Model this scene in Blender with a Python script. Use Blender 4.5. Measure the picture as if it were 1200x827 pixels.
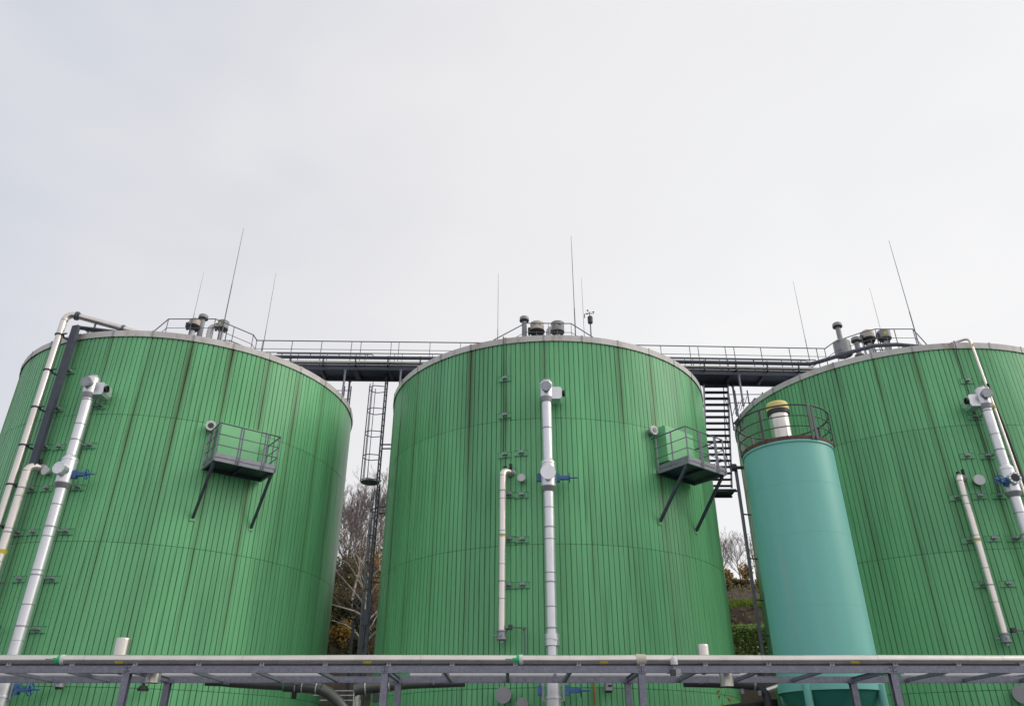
import bpy, math, random
from math import sin, cos, radians as rad, pi
from mathutils import Vector, Matrix

# ------------------------------------------------------------------ camera, sky, sun, exposure
for o in list(bpy.data.objects):
    bpy.data.objects.remove(o)
S = bpy.context.scene
COL = S.collection
cd = bpy.data.cameras.new('camera')
cam = bpy.data.objects.new('camera', cd)
COL.objects.link(cam)
cam.location = (0, 0, 1.7)
cam.rotation_euler = (rad(90 + 28.363), 0, 0)
cd.sensor_width = 36
cd.sensor_fit = 'HORIZONTAL'
cd.lens = 26.913
cd.clip_end = 3000
S.camera = cam

SUN_AZ, SUN_EL = 78, 34          # azimuth measured from the direction towards the camera (-Y) to +X
sd = Vector((sin(rad(SUN_AZ)) * cos(rad(SUN_EL)), -cos(rad(SUN_AZ)) * cos(rad(SUN_EL)), sin(rad(SUN_EL))))
W = bpy.data.worlds.new('World')
S.world = W
W.use_nodes = True
wn, wl = W.node_tree.nodes, W.node_tree.links
wn.clear()
wout = wn.new('ShaderNodeOutputWorld')
bg = wn.new('ShaderNodeBackground')
bg.inputs['Strength'].default_value = 0.1
sky = wn.new('ShaderNodeTexSky')
sky.sky_type = 'NISHITA'
sky.sun_disc = False
sky.sun_elevation = rad(SUN_EL)
sky.sun_rotation = math.atan2(sd.x, sd.y)
tc = wn.new('ShaderNodeTexCoord')
mp = wn.new('ShaderNodeMapping')
mp.inputs['Scale'].default_value = (1.0, 1.0, 1.9)
mp.inputs['Location'].default_value = (0.35, 0.1, 0.3)
nz = wn.new('ShaderNodeTexNoise')
nz.inputs['Scale'].default_value = 1.15
nz.inputs['Detail'].default_value = 4
nz.inputs['Roughness'].default_value = 0.52
cr = wn.new('ShaderNodeValToRGB')
cr.color_ramp.elements[0].position = 0.0
cr.color_ramp.elements[0].color = (6.3, 6.6, 7.2, 1)
cr.color_ramp.elements[1].position = 0.50
cr.color_ramp.elements[1].color = (8.75, 8.75, 8.85, 1)
ce = cr.color_ramp.elements.new(0.12)
ce.color = (7.6, 7.6, 7.95, 1)
ce = cr.color_ramp.elements.new(0.26)
ce.color = (8.35, 8.28, 8.4, 1)
ce = cr.color_ramp.elements.new(1.0)
ce.color = (11.0, 10.8, 10.5, 1)
mx = wn.new('ShaderNodeMixRGB')
mx.inputs['Fac'].default_value = 0.95
wl.new(tc.outputs['Generated'], mp.inputs['Vector'])
wl.new(mp.outputs['Vector'], nz.inputs['Vector'])
# the cloud layer is thinner and brighter low on the sun's side
dp = wn.new('ShaderNodeVectorMath')
dp.operation = 'DOT_PRODUCT'
dp.inputs[1].default_value = (0.75, -0.10, -0.45)
sm = wn.new('ShaderNodeMath')
sm.operation = 'MULTIPLY_ADD'
sm.inputs[1].default_value = 0.6
wl.new(tc.outputs['Generated'], dp.inputs[0])
wl.new(dp.outputs['Value'], sm.inputs[0])
sc = wn.new('ShaderNodeMath')
sc.operation = 'MULTIPLY_ADD'
sc.inputs[1].default_value = 0.75
sc.inputs[2].default_value = 0.12
wl.new(nz.outputs['Fac'], sc.inputs[0])
wl.new(sc.outputs[0], sm.inputs[2])
wl.new(sm.outputs[0], cr.inputs['Fac'])
wl.new(sky.outputs['Color'], mx.inputs['Color1'])
wl.new(cr.outputs['Color'], mx.inputs['Color2'])
wl.new(mx.outputs['Color'], bg.inputs['Color'])
wl.new(bg.outputs['Background'], wout.inputs['Surface'])

sl = bpy.data.lights.new('sun', 'SUN')
sl.energy = 1.25
sl.angle = rad(38)
sl.color = (1.0, 0.93, 0.82)
so = bpy.data.objects.new('sun', sl)
COL.objects.link(so)
so.rotation_euler = (-sd).to_track_quat('-Z', 'Y').to_euler()
so.location = (40, -10, 50)
vs = S.view_settings
vs.view_transform = 'Standard'
vs.look = 'None'
vs.exposure = 0.07
vs.gamma = 1
vs.use_curve_mapping = False

# ------------------------------------------------------------------ materials
MATS = {}


def material(name, col, rough=0.5, metal=0.0, var=0.12, scale=3.0, bump=0.0, spec=0.5, stain=None, stain_amt=0.0,
             stain_scale=1.2, rnd=0.0, spangle=0.0, stretch=1.0):
    """principled paint or metal with noise in colour and gloss and optional stains"""
    m = bpy.data.materials.new(name)
    m.use_nodes = True
    n, l = m.node_tree.nodes, m.node_tree.links
    b = n['Principled BSDF']
    b.inputs['Metallic'].default_value = metal
    b.inputs['Specular IOR Level'].default_value = spec
    geo = n.new('ShaderNodeNewGeometry')
    mpn = n.new('ShaderNodeMapping')
    mpn.inputs['Scale'].default_value = (1, 1, stretch)
    l.new(geo.outputs['Position'], mpn.inputs['Vector'])
    no = n.new('ShaderNodeTexNoise')
    no.inputs['Scale'].default_value = scale
    no.inputs['Detail'].default_value = 6
    l.new(mpn.outputs['Vector'], no.inputs['Vector'])
    ramp = n.new('ShaderNodeValToRGB')
    ramp.color_ramp.elements[0].position = 0.3
    ramp.color_ramp.elements[1].position = 0.72
    ramp.color_ramp.elements[0].color = tuple(c * (1 - var) for c in col) + (1,)
    ramp.color_ramp.elements[1].color = tuple(min(1, c * (1 + var)) for c in col) + (1,)
    l.new(no.outputs['Fac'], ramp.inputs['Fac'])
    out = ramp.outputs['Color']
    if spangle:
        vo = n.new('ShaderNodeTexVoronoi')
        vo.inputs['Scale'].default_value = 95
        l.new(geo.outputs['Position'], vo.inputs['Vector'])
        mm = n.new('ShaderNodeMixRGB')
        mm.blend_type = 'OVERLAY'
        mm.inputs['Fac'].default_value = spangle
        l.new(out, mm.inputs['Color1'])
        bw = n.new('ShaderNodeRGBToBW')
        l.new(vo.outputs['Color'], bw.inputs['Color'])
        l.new(bw.outputs['Val'], mm.inputs['Color2'])
        out = mm.outputs['Color']
    if stain:
        n2 = n.new('ShaderNodeTexNoise')
        n2.inputs['Scale'].default_value = stain_scale
        n2.inputs['Detail'].default_value = 8
        n2.inputs['Roughness'].default_value = 0.65
        l.new(mpn.outputs['Vector'], n2.inputs['Vector'])
        mr = n.new('ShaderNodeMapRange')
        mr.inputs['From Min'].default_value = 0.52
        mr.inputs['From Max'].default_value = 0.72
        mr.inputs['To Max'].default_value = stain_amt
        l.new(n2.outputs['Fac'], mr.inputs['Value'])
        ms = n.new('ShaderNodeMixRGB')
        ms.inputs['Color2'].default_value = tuple(stain) + (1,)
        l.new(mr.outputs['Result'], ms.inputs['Fac'])
        l.new(out, ms.inputs['Color1'])
        out = ms.outputs['Color']
    if rnd:
        oi = n.new('ShaderNodeObjectInfo')
        m2 = n.new('ShaderNodeMapRange')
        m2.inputs['To Min'].default_value = 1 - rnd
        m2.inputs['To Max'].default_value = 1 + rnd
        l.new(oi.outputs['Random'], m2.inputs['Value'])
        hs = n.new('ShaderNodeHueSaturation')
        l.new(m2.outputs['Result'], hs.inputs['Value'])
        l.new(out, hs.inputs['Color'])
        out = hs.outputs['Color']
    l.new(out, b.inputs['Base Color'])
    rr = n.new('ShaderNodeMapRange')
    rr.inputs['To Min'].default_value = max(0.03, rough - 0.1)
    rr.inputs['To Max'].default_value = min(1, rough + 0.12)
    l.new(no.outputs['Fac'], rr.inputs['Value'])
    l.new(rr.outputs['Result'], b.inputs['Roughness'])
    if bump:
        bp = n.new('ShaderNodeBump')
        bp.inputs['Strength'].default_value = bump
        bp.inputs['Distance'].default_value = 0.02
        l.new(no.outputs['Fac'], bp.inputs['Height'])
        l.new(bp.outputs['Normal'], b.inputs['Normal'])
    MATS[name] = m
    return m


def cladding_material(name, col, half_deg):
    """coated steel sheet: faint per-sheet tint, weathering, brown run-off streaks along the sheet joints"""
    m = material(name, col, rough=0.36, var=0.17, scale=1.0, rnd=0.07, spec=0.30, stretch=0.14)
    n, l = m.node_tree.nodes, m.node_tree.links
    b = n['Principled BSDF']
    src = b.inputs['Base Color'].links[0].from_socket
    t = n.new('ShaderNodeTexCoord')
    sx = n.new('ShaderNodeSeparateXYZ')
    l.new(t.outputs['Object'], sx.inputs['Vector'])
    neg = n.new('ShaderNodeMath'); neg.operation = 'MULTIPLY'; neg.inputs[1].default_value = -1
    l.new(sx.outputs['Y'], neg.inputs[0])
    at = n.new('ShaderNodeMath'); at.operation = 'ARCTAN2'
    l.new(sx.outputs['X'], at.inputs[0]); l.new(neg.outputs[0], at.inputs[1])
    ab = n.new('ShaderNodeMath'); ab.operation = 'ABSOLUTE'
    l.new(at.outputs[0], ab.inputs[0])
    edge = n.new('ShaderNodeMapRange')
    edge.inputs['From Min'].default_value = rad(half_deg - 1.5)
    edge.inputs['From Max'].default_value = rad(half_deg - 0.1)
    l.new(ab.outputs[0], edge.inputs['Value'])
    geo = n.new('ShaderNodeNewGeometry')
    # how strongly a joint is stained differs from joint to joint and fades downward from the rim
    mp2 = n.new('ShaderNodeMapping'); mp2.inputs['Scale'].default_value = (0.9, 0.9, 0.10)
    l.new(geo.outputs['Position'], mp2.inputs['Vector'])
    n3 = n.new('ShaderNodeTexNoise'); n3.inputs['Scale'].default_value = 1.6; n3.inputs['Detail'].default_value = 5
    l.new(mp2.outputs['Vector'], n3.inputs['Vector'])
    r3 = n.new('ShaderNodeMapRange'); r3.inputs['From Min'].default_value = 0.36; r3.inputs['From Max'].default_value = 0.64
    l.new(n3.outputs['Fac'], r3.inputs['Value'])
    sz = n.new('ShaderNodeSeparateXYZ'); l.new(geo.outputs['Position'], sz.inputs['Vector'])
    hz = n.new('ShaderNodeMapRange'); hz.inputs['From Min'].default_value = 4; hz.inputs['From Max'].default_value = 14.7
    hz.inputs['To Min'].default_value = 0.30; hz.inputs['To Max'].default_value = 1.0
    l.new(sz.outputs['Z'], hz.inputs['Value'])
    p1 = n.new('ShaderNodeMath'); p1.operation = 'MULTIPLY'
    p2 = n.new('ShaderNodeMath'); p2.operation = 'MULTIPLY'
    p3 = n.new('ShaderNodeMath'); p3.operation = 'MULTIPLY'; p3.inputs[1].default_value = 0.95
    l.new(edge.outputs['Result'], p1.inputs[0]); l.new(r3.outputs['Result'], p1.inputs[1])
    l.new(p1.outputs[0], p2.inputs[0]); l.new(hz.outputs['Result'], p2.inputs[1])
    l.new(p2.outputs[0], p3.inputs[0])
    ms = n.new('ShaderNodeMixRGB'); ms.inputs['Color2'].default_value = (0.075, 0.085, 0.03, 1)
    l.new(p3.outputs[0], ms.inputs['Fac']); l.new(src, ms.inputs['Color1'])
    # thin vertical dirt runs everywhere
    mp4 = n.new('ShaderNodeMapping'); mp4.inputs['Scale'].default_value = (9, 9, 0.25)
    l.new(geo.outputs['Position'], mp4.inputs['Vector'])
    n4 = n.new('ShaderNodeTexNoise'); n4.inputs['Scale'].default_value = 1.5; n4.inputs['Detail'].default_value = 4
    l.new(mp4.outputs['Vector'], n4.inputs['Vector'])
    r4 = n.new('ShaderNodeMapRange'); r4.inputs['From Min'].default_value = 0.55; r4.inputs['From Max'].default_value = 0.8
    r4.inputs['To Max'].default_value = 0.60
    l.new(n4.outputs['Fac'], r4.inputs['Value'])
    m4 = n.new('ShaderNodeMixRGB'); m4.inputs['Color2'].default_value = (0.05, 0.13, 0.06, 1)
    l.new(r4.outputs['Result'], m4.inputs['Fac']); l.new(ms.outputs['Color'], m4.inputs['Color1'])
    l.new(m4.outputs['Color'], b.inputs['Base Color'])
    return m


G = cladding_material('green_sheet', (0.172, 0.495, 0.237), 6.0)
material('green_box', (0.19, 0.54, 0.26), 0.4, var=0.05)
material('green_patch', (0.15, 0.45, 0.20), 0.35, var=0.06)
material('core_dark', (0.03, 0.07, 0.04), 0.8)
material('trim', (0.60, 0.575, 0.565), 0.5, var=0.10, stain=(0.36, 0.23, 0.14), stain_amt=0.75, stain_scale=2.6, rnd=0.10, stretch=0.4)
material('roof_sheet', (0.35, 0.36, 0.36), 0.55, var=0.15)
material('jacket', (0.74, 0.74, 0.785), 0.33, metal=0.7, var=0.06, scale=2.5, stain=(0.52, 0.50, 0.49), stain_amt=0.7, stain_scale=2.5, stretch=0.3)
material('ring', (0.34, 0.34, 0.36), 0.5, metal=0.4)
material('cone_grey', (0.36, 0.36, 0.39), 0.42, metal=0.5)
material('stainless', (0.72, 0.68, 0.64), 0.30, metal=0.85, var=0.08, scale=4, stretch=0.3)
material('warm_jacket', (0.78, 0.715, 0.68), 0.30, metal=0.8, var=0.06, scale=3)
material('rack_pipe', (0.70, 0.665, 0.63), 0.28, metal=0.88, var=0.08, scale=2.0, stain=(0.36, 0.30, 0.25), stain_amt=0.3)
material('galv', (0.215, 0.22, 0.28), 0.5, metal=0.35, var=0.16, scale=9, spangle=0.35)
material('galv_light', (0.34, 0.35, 0.385), 0.45, metal=0.5, var=0.12, scale=9, spangle=0.3)
material('dark_steel', (0.07, 0.08, 0.11), 0.5, metal=0.3, var=0.18, scale=6)
material('rail_steel', (0.15, 0.165, 0.19), 0.5, metal=0.35, var=0.15, scale=6)
material('platform_steel', (0.24, 0.245, 0.29), 0.5, metal=0.3, var=0.15, scale=8, spangle=0.3)
material('blue_paint', (0.05, 0.135, 0.33), 0.4, var=0.3, scale=8)
material('black', (0.012, 0.012, 0.014), 0.5)
material('dark_grey', (0.05, 0.05, 0.055), 0.5)
material('grey_plastic', (0.30, 0.30, 0.32), 0.45)
material('cream', (0.54, 0.48, 0.42), 0.45, var=0.08)
material('white_paint', (0.64, 0.64, 0.65), 0.4, var=0.05)
material('yellow', (0.68, 0.55, 0.06), 0.5, var=0.06)
material('cap_yellow', (0.80, 0.66, 0.22), 0.5, var=0.10, stain=(0.4, 0.33, 0.1), stain_amt=0.3)
material('sign_green', (0.02, 0.42, 0.16), 0.5)
material('teal', (0.195, 0.55, 0.485), 0.36, var=0.07, scale=1.4, stain=(0.29, 0.50, 0.45), stain_amt=0.9, stain_scale=1.8, stretch=0.08, spec=0.35)
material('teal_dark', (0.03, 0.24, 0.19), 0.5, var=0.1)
material('rust', (0.13, 0.055, 0.045), 0.75, var=0.35, scale=9)
material('rail_rust', (0.085, 0.085, 0.10), 0.55, metal=0.2, var=0.3, scale=5, stain=(0.15, 0.05, 0.03), stain_amt=0.45)
material('pipe_green', (0.10, 0.11, 0.10), 0.4, metal=0.3, var=0.1)
material('orange_rod', (0.40, 0.17, 0.04), 0.6)
material('glass', (0.03, 0.035, 0.04), 0.1)
material('asphalt', (0.06, 0.06, 0.062), 0.9, var=0.2, scale=2, bump=0.3)
material('concrete', (0.30, 0.29, 0.28), 0.85, var=0.15, scale=3, bump=0.2)
material('soil', (0.06, 0.042, 0.033), 0.95, var=0.45, scale=1.6, bump=0.8, stain=(0.09, 0.10, 0.03), stain_amt=0.7, stain_scale=0.5)
material('bark_white', (0.60, 0.56, 0.51), 0.8, var=0.25, scale=5, stain=(0.08, 0.065, 0.055), stain_amt=0.6, stain_scale=4)
material('bark_brown', (0.10, 0.072, 0.06), 0.9, var=0.3, scale=4)
material('twig', (0.20, 0.15, 0.14), 0.9, var=0.3, scale=4)
material('leaf_ochre', (0.33, 0.19, 0.03), 0.7, var=0.55, scale=2.5)
material('leaf_olive', (0.11, 0.088, 0.02), 0.7, var=0.5, scale=1.5)
material('leaf_green', (0.13, 0.22, 0.02), 0.6, var=0.5, scale=2.5)
material('leaf_dark', (0.02, 0.045, 0.012), 0.6, var=0.5, scale=3)
material('grass', (0.19, 0.26, 0.03), 0.8, var=0.35, scale=3)
material('petal_white', (0.7, 0.7, 0.68), 0.6)
material('petal_yellow', (0.65, 0.5, 0.04), 0.6)

# ------------------------------------------------------------------ mesh helpers


class MB:
    """collects shapes in world coordinates; build() makes ONE mesh object of them"""

    def __init__(s):
        s.v, s.f, s.sm = [], [], []

    def quad(s, pts, smooth=False):
        i = len(s.v)
        s.v += [Vector(p) for p in pts]
        s.f.append(tuple(range(i, i + len(pts))))
        s.sm.append(smooth)

    def box(s, c, size, mat=None):
        """box with full sizes; mat = 3x3 orientation"""
        i = len(s.v)
        h = Vector(size) / 2
        for dz in (-1, 1):
            for dx, dy in ((-1, -1), (1, -1), (1, 1), (-1, 1)):
                p = Vector((dx * h.x, dy * h.y, dz * h.z))
                s.v.append(Vector(c) + (mat @ p if mat else p))
        for q in ((0, 3, 2, 1), (4, 5, 6, 7), (0, 1, 5, 4), (1, 2, 6, 5), (2, 3, 7, 6), (3, 0, 4, 7)):
            s.f.append(tuple(i + k for k in q)); s.sm.append(False)
        return s

    def bar(s, a, b, w, h, up=(0, 0, 1)):
        """rectangular bar from a to b: w across, h along up"""
        a, b = Vector(a), Vector(b)
        d = (b - a); L = d.length; d.normalize()
        u = Vector(up)
        if abs(d.dot(u)) > 0.98:
            u = Vector((0, 1, 0))
        x = d.cross(u).normalized(); u = x.cross(d)
        M = Matrix((x, d, u)).transposed()
        return s.box((a + b) / 2, (w, L, h), M)

    def ibeam(s, a, b, w, h, t=0.012, up=(0, 0, 1)):
        a, b = Vector(a), Vector(b)
        d = (b - a).normalized()
        u = Vector(up); x = d.cross(u).normalized(); u = x.cross(d)
        s.bar(a + u * (h / 2 - t / 2), b + u * (h / 2 - t / 2), w, t, u)
        s.bar(a - u * (h / 2 - t / 2), b - u * (h / 2 - t / 2), w, t, u)
        s.bar(a, b, t, h - 2 * t, u)
        return s

    def cone(s, a, b, r0, r1, n=16, caps=True):
        a, b = Vector(a), Vector(b)
        d = (b - a).normalized()
        u = Vector((0, 0, 1)) if abs(d.z) < 0.9 else Vector((0, 1, 0))
        x = d.cross(u).normalized(); y = d.cross(x)
        i = len(s.v)
        for p, r in ((a, r0), (b, r1)):
            for k in range(n):
                t = 2 * pi * k / n
                s.v.append(p + x * r * cos(t) + y * r * sin(t))
        for k in range(n):
            q = (k + 1) % n
            s.f.append((i + k, i + n + k, i + n + q, i + q)); s.sm.append(True)
        if caps:
            for p, r, fl in ((a, r0, False), (b, r1, True)):
                if r < 1e-4:
                    continue
                j = len(s.v)
                for k in range(n):
                    t = 2 * pi * k / n
                    s.v.append(p + x * r * cos(t) + y * r * sin(t))
                s.f.append(tuple(range(j, j + n)) if not fl else tuple(range(j + n - 1, j - 1, -1)))
                s.sm.append(False)
        return s

    def cyl(s, a, b, r, n=16, caps=True):
        return s.cone(a, b, r, r, n, caps)

    def tube(s, pts, r, n=8, closed=False, caps=True):
        """smooth tube along a polyline; r a number or a list"""
        P = [Vector(p) for p in pts]
        m = len(P)
        R = r if isinstance(r, (list, tuple)) else [r] * m
        i0 = len(s.v)
        prev = None
        for k in range(m):
            if closed:
                d = P[(k + 1) % m] - P[k - 1]
            elif k == 0:
                d = P[1] - P[0]
            elif k == m - 1:
                d = P[-1] - P[-2]
            else:
                d = (P[k + 1] - P[k]).normalized() + (P[k] - P[k - 1]).normalized()
            if d.length < 1e-9:
                d = Vector((0, 0, 1))
            d.normalize()
            if prev is None:
                u = Vector((0, 0, 1)) if abs(d.z) < 0.9 else Vector((0, 1, 0))
                x = d.cross(u).normalized()
            else:
                x = (prev - d * prev.dot(d))
                x = x.normalized() if x.length > 1e-6 else d.orthogonal().normalized()
            prev = x
            y = d.cross(x)
            for q in range(n):
                t = 2 * pi * q / n
                s.v.append(P[k] + (x * cos(t) + y * sin(t)) * R[k])
        for k in range(m if closed else m - 1):
            a, b = i0 + k * n, i0 + ((k + 1) % m) * n
            for q in range(n):
                w = (q + 1) % n
                s.f.append((a + q, a + w, b + w, b + q)); s.sm.append(True)
        if caps and not closed:
            for k, rev in ((0, True), (m - 1, False)):
                j = len(s.v)
                s.v += [Vector(p) for p in s.v[i0 + k * n:i0 + k * n + n]]
                s.f.append(tuple(range(j + n - 1, j - 1, -1)) if rev else tuple(range(j, j + n)))
                s.sm.append(False)
        return s

    def lathe(s, o, axis, prof, n=24):
        """prof = [(dist along axis, radius)]; each band gets its own vertices where the profile is sharp"""
        o = Vector(o); axis = Vector(axis)
        for (d0, r0), (d1, r1) in zip(prof, prof[1:]):
            if abs(d0 - d1) < 1e-6 and abs(r0 - r1) < 1e-6:
                continue
            a, b = o + axis * d0, o + axis * d1
            if abs(d0 - d1) < 1e-6:
                u = Vector((0, 0, 1)) if abs(axis.z) < 0.9 else Vector((0, 1, 0))
                x = axis.cross(u).normalized(); y = axis.cross(x)
                i = len(s.v)
                for r in (r0, r1):
                    for k in range(n):
                        t = 2 * pi * k / n
                        s.v.append(a + (x * cos(t) + y * sin(t)) * r)
                for k in range(n):
                    q = (k + 1) % n
                    s.f.append((i + k, i + n + k, i + n + q, i + q)); s.sm.append(False)
            else:
                s.cone(a, b, r0, r1, n, caps=False)
        return s

    def bolts(s, c, axis, r, cnt, br=0.02, h=0.02):
        axis = Vector(axis).normalized()
        u = Vector((0, 0, 1)) if abs(axis.z) < 0.9 else Vector((0, 1, 0))
        x = axis.cross(u).normalized(); y = axis.cross(x)
        for k in range(cnt):
            t = 2 * pi * (k + .5) / cnt
            p = Vector(c) + (x * cos(t) + y * sin(t)) * r
            s.cyl(p, p + axis * h, br, 6)
        return s

    def build(s, name, mat, parent=None, loc=None):
        me = bpy.data.meshes.new(name)
        off = Vector(loc) if loc is not None else (root_of(parent).location if parent else Vector((0, 0, 0)))
        me.from_pydata([tuple(v - off) for v in s.v], [], s.f)
        me.polygons.foreach_set('use_smooth', s.sm)
        me.materials.append(MATS[mat])
        me.update()
        o = bpy.data.objects.new(name, me)
        COL.objects.link(o)
        if parent:
            o.parent = parent
        else:
            o.location = off
        return o


def root_of(o):
    while o.parent:
        o = o.parent
    return o


def tag(o, label, cat, group=None):
    o['label'] = label
    o['category'] = cat
    if group:
        o['group'] = group
    return o


def thing(name, loc, label, cat, group=None):
    o = bpy.data.objects.new(name, None)
    o.empty_display_size = 0.2
    COL.objects.link(o)
    o.location = loc
    return tag(o, label, cat, group)


def place(name, mesh, parent, loc=(0, 0, 0), rz=0):
    o = bpy.data.objects.new(name, mesh)
    COL.objects.link(o)
    o.parent = parent
    o.location = loc
    o.rotation_euler = (0, 0, rz)
    return o


# ------------------------------------------------------------------ layout
R = 6.357
TANK = {1: Vector((-13.156, 29.211, 0)), 2: Vector((1.469, 29.536, 0)), 3: Vector((16.12, 30.069, 0))}
RIM = 14.7
SEAMS = [0.12, 3.64, 7.64, 11.78, RIM]
TOPN = {1: 'left', 2: 'middle', 3: 'right'}


def pol(k, a, off, z):
    """a point on tank k: azimuth a (0 faces the camera side, + to the right), off metres outside the wall"""
    t = rad(a)
    return TANK[k] + Vector((sin(t) * (R + off), -cos(t) * (R + off), z))


def frame(a):
    t = rad(a)
    return Vector((sin(t), -cos(t), 0)), Vector((cos(t), sin(t), 0))      # outward, tangent to the right


# ------------------------------------------------------------------ ground, yard and hillside
g = MB()
g.quad([(-400, -300, 0), (400, -300, 0), (400, 600, 0), (-400, 600, 0)])
o = g.build('ground', 'asphalt'); o['kind'] = 'structure'
g = MB()
g.box((1.5, 29.6, 0.055), (46, 15.4, 0.11))
o = g.build('tank_slab', 'concrete'); o['kind'] = 'structure'

random.seed(3)
hill_prof = [(38.5, -0.2), (40.2, 3.2), (41.2, 5.6), (43.2, 6.1), (44.0, 6.6), (45.2, 8.2), (46.0, 9.55), (46.6, 9.9), (50, 11.2),
             (54, 12.6), (58, 13.9), (60, 14.3), (66, 14.5), (120, 16), (300, 20)]


def hill_z(x, y):
    for (y0, z0), (y1, z1) in zip(hill_prof, hill_prof[1:]):
        if y0 <= y <= y1:
            z = z0 + (z1 - z0) * (y - y0) / (y1 - y0)
            break
    else:
        z = hill_prof[0][1] if y < 39 else 20
    w = 0.22 * sin(x * .31 + y * .2) + 0.14 * sin(x * .83 - y * .5) + .08 * sin(x * 1.9 + y * 1.4)
    return z + w * min(1, max(0, (y - 39) / 3))


h = MB()
xs = [-150, -90, -60] + [x * .8 for x in range(-50, 51)] + [60, 90, 150]
ys = [38.5 + i * .5 for i in range(24)] + [51, 52.5, 54, 56, 58, 60, 63, 66, 80, 120, 300]
nx = len(xs)
for y in ys:
    for x in xs:
        h.v.append(Vector((x, y, hill_z(x, y) + (random.uniform(-.07, .07) if 40 < y < 60 else 0))))
for j in range(len(ys) - 1):
    for i in range(nx - 1):
        a = j * nx + i
        h.f.append((a, a + 1, a + nx + 1, a + nx)); h.sm.append(True)
o = h.build('hillside', 'soil'); o['kind'] = 'structure'

# ------------------------------------------------------------------ the three digester tanks
NP, RIBS = 30, 8
HALF = 180 / NP
JOINT = {1: -4.8, 2: -3.3, 3: -4.9}


def panel_mesh(z0, z1, seed):
    """ribbed sheet spanning one joint-to-joint width: flat pans, narrow grooves, slightly wavy as thin sheet is"""
    rnd_ = random.Random(seed)
    pts = []
    step = 2 * HALF / RIBS
    for r in range(RIBS):
        a0 = -HALF + r * step
        dg = rnd_.uniform(-.012, .006)
        for fr, dr in ((0.0, -.040 + dg), (.085, -.040 + dg), (.135, 0.0), (.50, .004), (.965, 0.008)):
            pts.append((a0 + fr * step, R + dr))
    pts.append((HALF, R - .042))
    pts[0] = (pts[0][0] + .03, pts[0][1]); pts[-1] = (pts[-1][0] - .03, pts[-1][1])
    rows = max(3, int((z1 - z0) / .55))
    n_ = len(pts)
    ph = [rnd_.uniform(0, 6.28) for _ in range(RIBS + 1)]
    V, Fc = [], []
    for j in range(rows + 1):
        z = z0 + (z1 - z0) * j / rows
        for i, (a, r) in enumerate(pts):
            rib = i // 5
            wob = .035 * sin(z * .9 + ph[min(rib, RIBS)]) + rnd_.uniform(-.012, .012) if 0 < i < n_ - 1 else 0
            dr = .0035 * sin(z * 1.7 + ph[min(rib, RIBS)] * 2) + rnd_.uniform(-.0012, .0012)
            t_ = rad(a + wob * (i % 5 != 3) )
            V.append((sin(t_) * (r + dr), -cos(t_) * (r + dr), z))
    for j in range(rows):
        for i in range(n_ - 1):
            q = j * n_ + i
            Fc.append((q, q + 1, q + n_ + 1, q + n_))
    me = bpy.data.meshes.new('cladding_panel')
    me.from_pydata(V, [], Fc)
    me.materials.append(G)
    return me


PANELS = [[panel_mesh(a + .006, b - .006, 100 * i + v) for v in range(6)] for i, (a, b) in enumerate(zip(SEAMS, SEAMS[1:]))]


def arc_solid(b, a0, a1, prof, n=4):
    """sweep a closed (radius, z) profile from azimuth a0 to a1"""
    rings = []
    for k in range(n + 1):
        t = rad(a0 + (a1 - a0) * k / n)
        i = len(b.v)
        for r, z in prof:
            b.v.append(Vector((sin(t) * r, -cos(t) * r, z)))
        rings.append(i)
    m = len(prof)
    for i, j in zip(rings, rings[1:]):
        for q in range(m):
            w = (q + 1) % m
            b.f.append((i + q, j + q, j + w, i + w)); b.sm.append(False)
    b.f.append(tuple(rings[0] + q for q in range(m))); b.sm.append(False)
    b.f.append(tuple(rings[-1] + q for q in reversed(range(m)))); b.sm.append(False)


tb = MB()
arc_solid(tb, -HALF + .05, HALF - .05, [(R + .05, RIM - .03), (R + .05, RIM + .195), (R - .24, RIM + .21), (R - .24, RIM + .19), (R + .035, RIM + .175), (R + .035, RIM - .03)])
TRIM = bpy.data.meshes.new('trim_segment')
TRIM.from_pydata([tuple(v) for v in tb.v], [], tb.f); TRIM.materials.append(MATS['trim'])
tb = MB()
arc_solid(tb, -.28, .28, [(R + .063, RIM - .035), (R + .063, RIM + .215), (R - .1, RIM + .222), (R - .1, RIM + .212), (R + .051, RIM + .20), (R + .051, RIM - .035)], 1)
JOINTM = bpy.data.meshes.new('trim_joint')
JOINTM.from_pydata([tuple(v) for v in tb.v], [], tb.f); JOINTM.materials.append(MATS['ring'])

BRACKETS = {
    1: [(-16.4, 13.45), (-16.4, 12.06), (-16.7, 10.72), (-16.9, 9.33), (-17.0, 7.95), (-12, 10.68), (-12, 9.31), (-12.2, 7.94), (-12.1, 6.55),
        (-2.6, 12.05), (-2.6, 10.68), (-2.6, 9.30), (-2.5, 7.92), (-2.6, 6.52), (-2.7, 5.12)],
    2: [(-15.6, 13.32), (-15.55, 11.96), (-15.5, 10.57), (-10.65, 10.59), (-10.6, 9.19), (-10.55, 7.79), (-10.5, 6.44),
        (-14.2, 9.23), (-14.2, 7.82), (-14.2, 6.44)],
    3: [(-3.9, 13.39), (-5.0, 12.04), (-10.36, 10.69), (-4.9, 10.65), (-10.3, 9.32), (-16.3, 9.33), (-4.9, 9.31), (-9.9, 7.96), (-16.2, 7.95),
        (-4.6, 7.94), (-9.7, 6.58), (-16.1, 6.59)]}
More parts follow.
